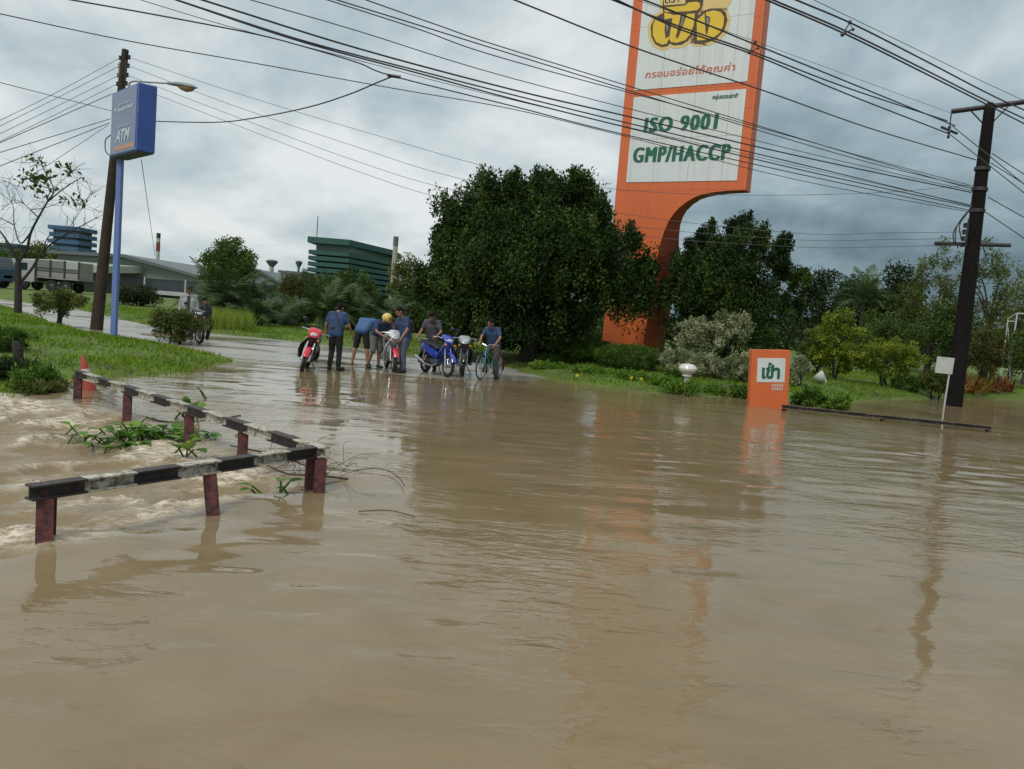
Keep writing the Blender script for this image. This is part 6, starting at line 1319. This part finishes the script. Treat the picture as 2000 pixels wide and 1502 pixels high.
# ---- trucks
def truck(label, px, Y, ln, ht, cabm, bodym, facing, tarp):
    p = W(px, 570, Y); g_ = GZ(p.x, Y); t = thing('cargo_truck', label, 'truck', (p.x, Y, g_), 0, 'cargo trucks by the warehouse'); f = facing
    MB().box((0, 0, .95), (ln, 1.0, .22)).build('chassis', BPLAST, t, 20)
    MB().box((-f*1.0, 0, 1.16), (ln-2.2, 2.4, .14)).build('deck', GCON, t, 20)
    bx0 = -f*1.0; bl = ln-2.3; nb = 3
    for k in range(nb+1): MB().box((bx0-bl/2+bl*k/nb, -1.21, 1.2+ht/2), (.14, .08, ht)).build('stake', DSTEEL, t, 20)
    for k in range(nb):
        x_ = bx0-bl/2+bl*(k+.5)/nb
        for j, (z0, z1) in enumerate(((1.25, 1.2+ht*.30), (1.25+ht*.30, 1.2+ht*.5), (1.25+ht*.5, 1.2+ht-.05))): MB().box((x_, -1.18, (z0+z1)/2), (bl/nb-.18, .04, z1-z0)).build('side_board', [GCON, bodym, tarp[k % len(tarp)]][j], t, 20)
    MB().box((bx0, .05, 1.2+ht/2), (bl-.1, 2.2, ht-.1)).build('load', GCON, t, 20)
    cx_ = f*(ln/2-1.0)
    cab = MB().loft([[Vector((cx_-f*.95, y, z)) for y, z in ((-1.1, .7), (1.1, .7), (1.1, 2.5), (-1.1, 2.5))], [Vector((cx_+f*.55, y, z)) for y, z in ((-1.1, .7), (1.1, .7), (1.05, 2.5), (-1.05, 2.5))], [Vector((cx_+f*1.0, y, z)) for y, z in ((-1.1, .6), (1.1, .6), (1.08, 1.55), (-1.08, 1.55))]]).build('cab', cabm, t, 20)
    MB().box((cx_+f*.1, -1.11, 1.95), (.9, .03, .6)).build('side_window', GLASS, cab, 20); MB().box((cx_+f*.80, 0, 2.0), (.03, 1.8, .75), (0, f*-.45, 0)).build('windscreen', GLASS, cab, 20)
    for x_ in (f*(ln/2-1.0), -f*(ln/2-1.3), -f*(ln/2-2.5)):
        for y in (-.95, .95):
            w_ = MB().lathe([(.30, -.14), (.46, -.14), (.50, -.06), (.50, .06), (.46, .14), (.30, .14)], 18, (x_, y, .50), Euler((R(90), 0, 0)).to_matrix()).build('wheel', TYRE, t); MB().lathe([(.30, -.10), (.12, -.15), (.10, .15), (.30, .10)], 14, (x_, y, .50), Euler((R(90), 0, 0)).to_matrix()).build('rim', ALLOY, w_)
BCAB = mat('blue_truck_paint', (.05, .10, .17), .35); WCAB = mat('white_truck_paint', (.45, .46, .45), .4); T1 = mat('pale_tarpaulin', (.36, .38, .36), .7, var=.1); T2 = mat('grey_tarpaulin', (.19, .20, .19), .7, var=.1)
truck('long stake sided cargo truck with pale tarpaulin in front of the warehouse', 104, 68., 5.9, 1.45, WCAB, GRF, -1, [T2, T2, T1]); truck('dark truck with a blue cab cut off by the left edge', -48, 64., 5.2, 2.2, BCAB, DSTEEL, 1, [DSTEEL])
# ---- planks under the bush, drift and debris
pk = place(340, 668)
for k in range(3): o = MB().box((0, 0, .04), (1.5-.25*k, .16, .035), (R(4*k), R(2), R(4-6*k))).build('plank', mat('weathered_plank', (.22, .17, .11), .85, var=.25, scale=7), None, 20, loc=(pk.x-.1+.1*k, pk.y-.35+.14*k, pk.z+.12+.045*k)); tag(o, ('lowest', 'middle', 'top')[k]+' of the weathered planks lying under the olive bush', 'plank', 'planks under the olive bush')
# garden kerb
a, b = gp(1385, 768, .02), gp(1470, 770, .02); t = thing('garden_kerb', 'dark low kerb in front of the pale shrubs left of the entrance sign', 'kerb', a.lerp(b, .5)); d_ = b-a; MB().box((0, .45, .04), (d_.length, .14, .32), (0, 0, math.atan2(d_.y, d_.x)), bev=.02).build('kerb_stone', mat('dark_wet_kerb', (.07, .06, .05), .7, var=.25), t, 20)
# water hyacinth and broad leaves caught on the rail
HYA = leafmat('floating_leaf', (.07, .17, .022), (.12, .26, .035), (.22, .36, .06), .4, .3)
def broadleaf(parent, base, d, L_, w_, curl=.15):
    d = Vector(d).normalized(); sv = d.cross(Vector((0, 0, 1))); sv = sv.normalized() if sv.length > .1 else Vector((1, 0, 0)); nn = sv.cross(d).normalized(); V = []; F = []
    w_ *= 1.5; prof = [(0, .06), (.12, .55), (.3, .95), (.5, 1.0), (.72, .8), (.9, .4), (1.0, .04)]
    for s, k in prof:
        c = Vector(base)+d*L_*s-Vector((0, 0, curl*L_*s*s)); V += [c-sv*w_*k+nn*w_*.25*k, c, c+sv*w_*k+nn*w_*.25*k]
    for i in range(len(prof)-1): F += [(3*i, 3*i+1, 3*i+4, 3*i+3), (3*i+1, 3*i+2, 3*i+5, 3*i+4)]
    me = tomesh('leaf', V, F, HYA, None, 60); at_ = me.attributes.new('tint', 'FLOAT', 'FACE'); at_.data.foreach_set('value', [float(rng.random())]*len(F)); return link('leaf', me, parent)
def drift(label, px, py, n, spread, L_, z=.02, upk=.5, stems=True):
    c = gp(px, py, -.02); c.z = WZ(c.x, c.y)+z; t = thing('drift_plant', label, 'plant', c, group='uprooted plants caught by the rail')
    for k in range(n):
        a = rng.uniform(0, 6.28); b0 = Vector((rng.normal()*spread[0], rng.normal()*spread[1], abs(rng.normal())*.05)); d = Vector((math.cos(a), math.sin(a)*.7, rng.uniform(.05, upk)))
        if stems: MB().tube([b0-Vector(d)*.10-Vector((0, 0, .06)), b0], .010, 5).build('stalk', HYA, t)
        broadleaf(t, b0, d, L_*rng.uniform(.7, 1.2), L_*.22)
    return t
drift('heap of uprooted green leaves floating behind the middle rail posts', 298, 850, 90, (.34, .15), .17, .04, .45); drift('green leaves trailing to the left of the floating heap', 228, 856, 18, (.25, .05), .16, .03, .25)
drift('leaves caught upright against the third post of the long rail', 368, 822, 16, (.06, .05), .17, .12, 1.8); drift('single broad leaf clump behind the near rail', 368, 886, 6, (.07, .04), .22, .08, .7)
drift('small leaf scrap in the foam below the near rail', 496, 958, 2, (.02, .02), .13, .03, .2); drift('leaf scraps in the foam beside the corner post', 556, 970, 3, (.06, .03), .15, .03, .2); drift('tiny sprig standing in the water behind the long rail', 392, 782, 2, (.02, .02), .13, .06, 1.5)
# twigs snagged at the corner posts
TW = mat('wet_twig', (.09, .05, .03), .7, var=.3)
cb = gp(575, 930, 0); t = thing('snagged_branch', 'tangle of bare twigs snagged against the rail corner post', 'branch', (cb.x, cb.y, WZ(cb.x, cb.y)))
MB().tube(catmull([gp(515, 905, .03)-t.location, gp(560, 925, .05)-t.location, gp(610, 928, .06)-t.location, gp(680, 935, .02)-t.location], 6), .010, 6).build('main_twig', TW, t); MB().tube(catmull([gp(450, 870, .1)-t.location, gp(540, 890, .06)-t.location, gp(640, 925, .03)-t.location], 6), .008, 6).build('main_twig', TW, t)
for k in range(26):
    b0 = gp(rng.uniform(500, 680), rng.uniform(905, 935), .02)-t.location; d = Vector((rng.normal()*.25, rng.normal()*.12, abs(rng.normal())*.16)); MB().tube(catmull([b0, b0+d*.6+Vector((0, 0, .04)), b0+d+Vector((rng.normal()*.06, 0, -.03))], 4), .0026, 4).build('twig', TW, t)
for k, pts in enumerate([[(285, 815), (330, 825), (400, 822), (470, 812)], [(690, 925), (740, 920), (775, 935), (790, 955)], [(700, 1000), (760, 998), (810, 1010)], [(95, 838), (160, 845), (230, 850)]]):
    o = MB().tube([q_-gp(*pts[0], .0) for q_ in catmull([gp(a, b, .0) for a, b in pts], 6)], .0045 if k else .010, 5).build('floating_twig', TW, None, 60); p0 = gp(*pts[0], .0); o.location = (p0.x, p0.y, max(WZ(p0.x, p0.y), -.06)+.012); tag(o, ('long twig drifting past the second far rail post', 'curved thin twig floating right of the rail corner', 'short thin twig floating in open water below the rail corner', 'twig caught in the foam at the far left')[k], 'twig', 'floating twigs')
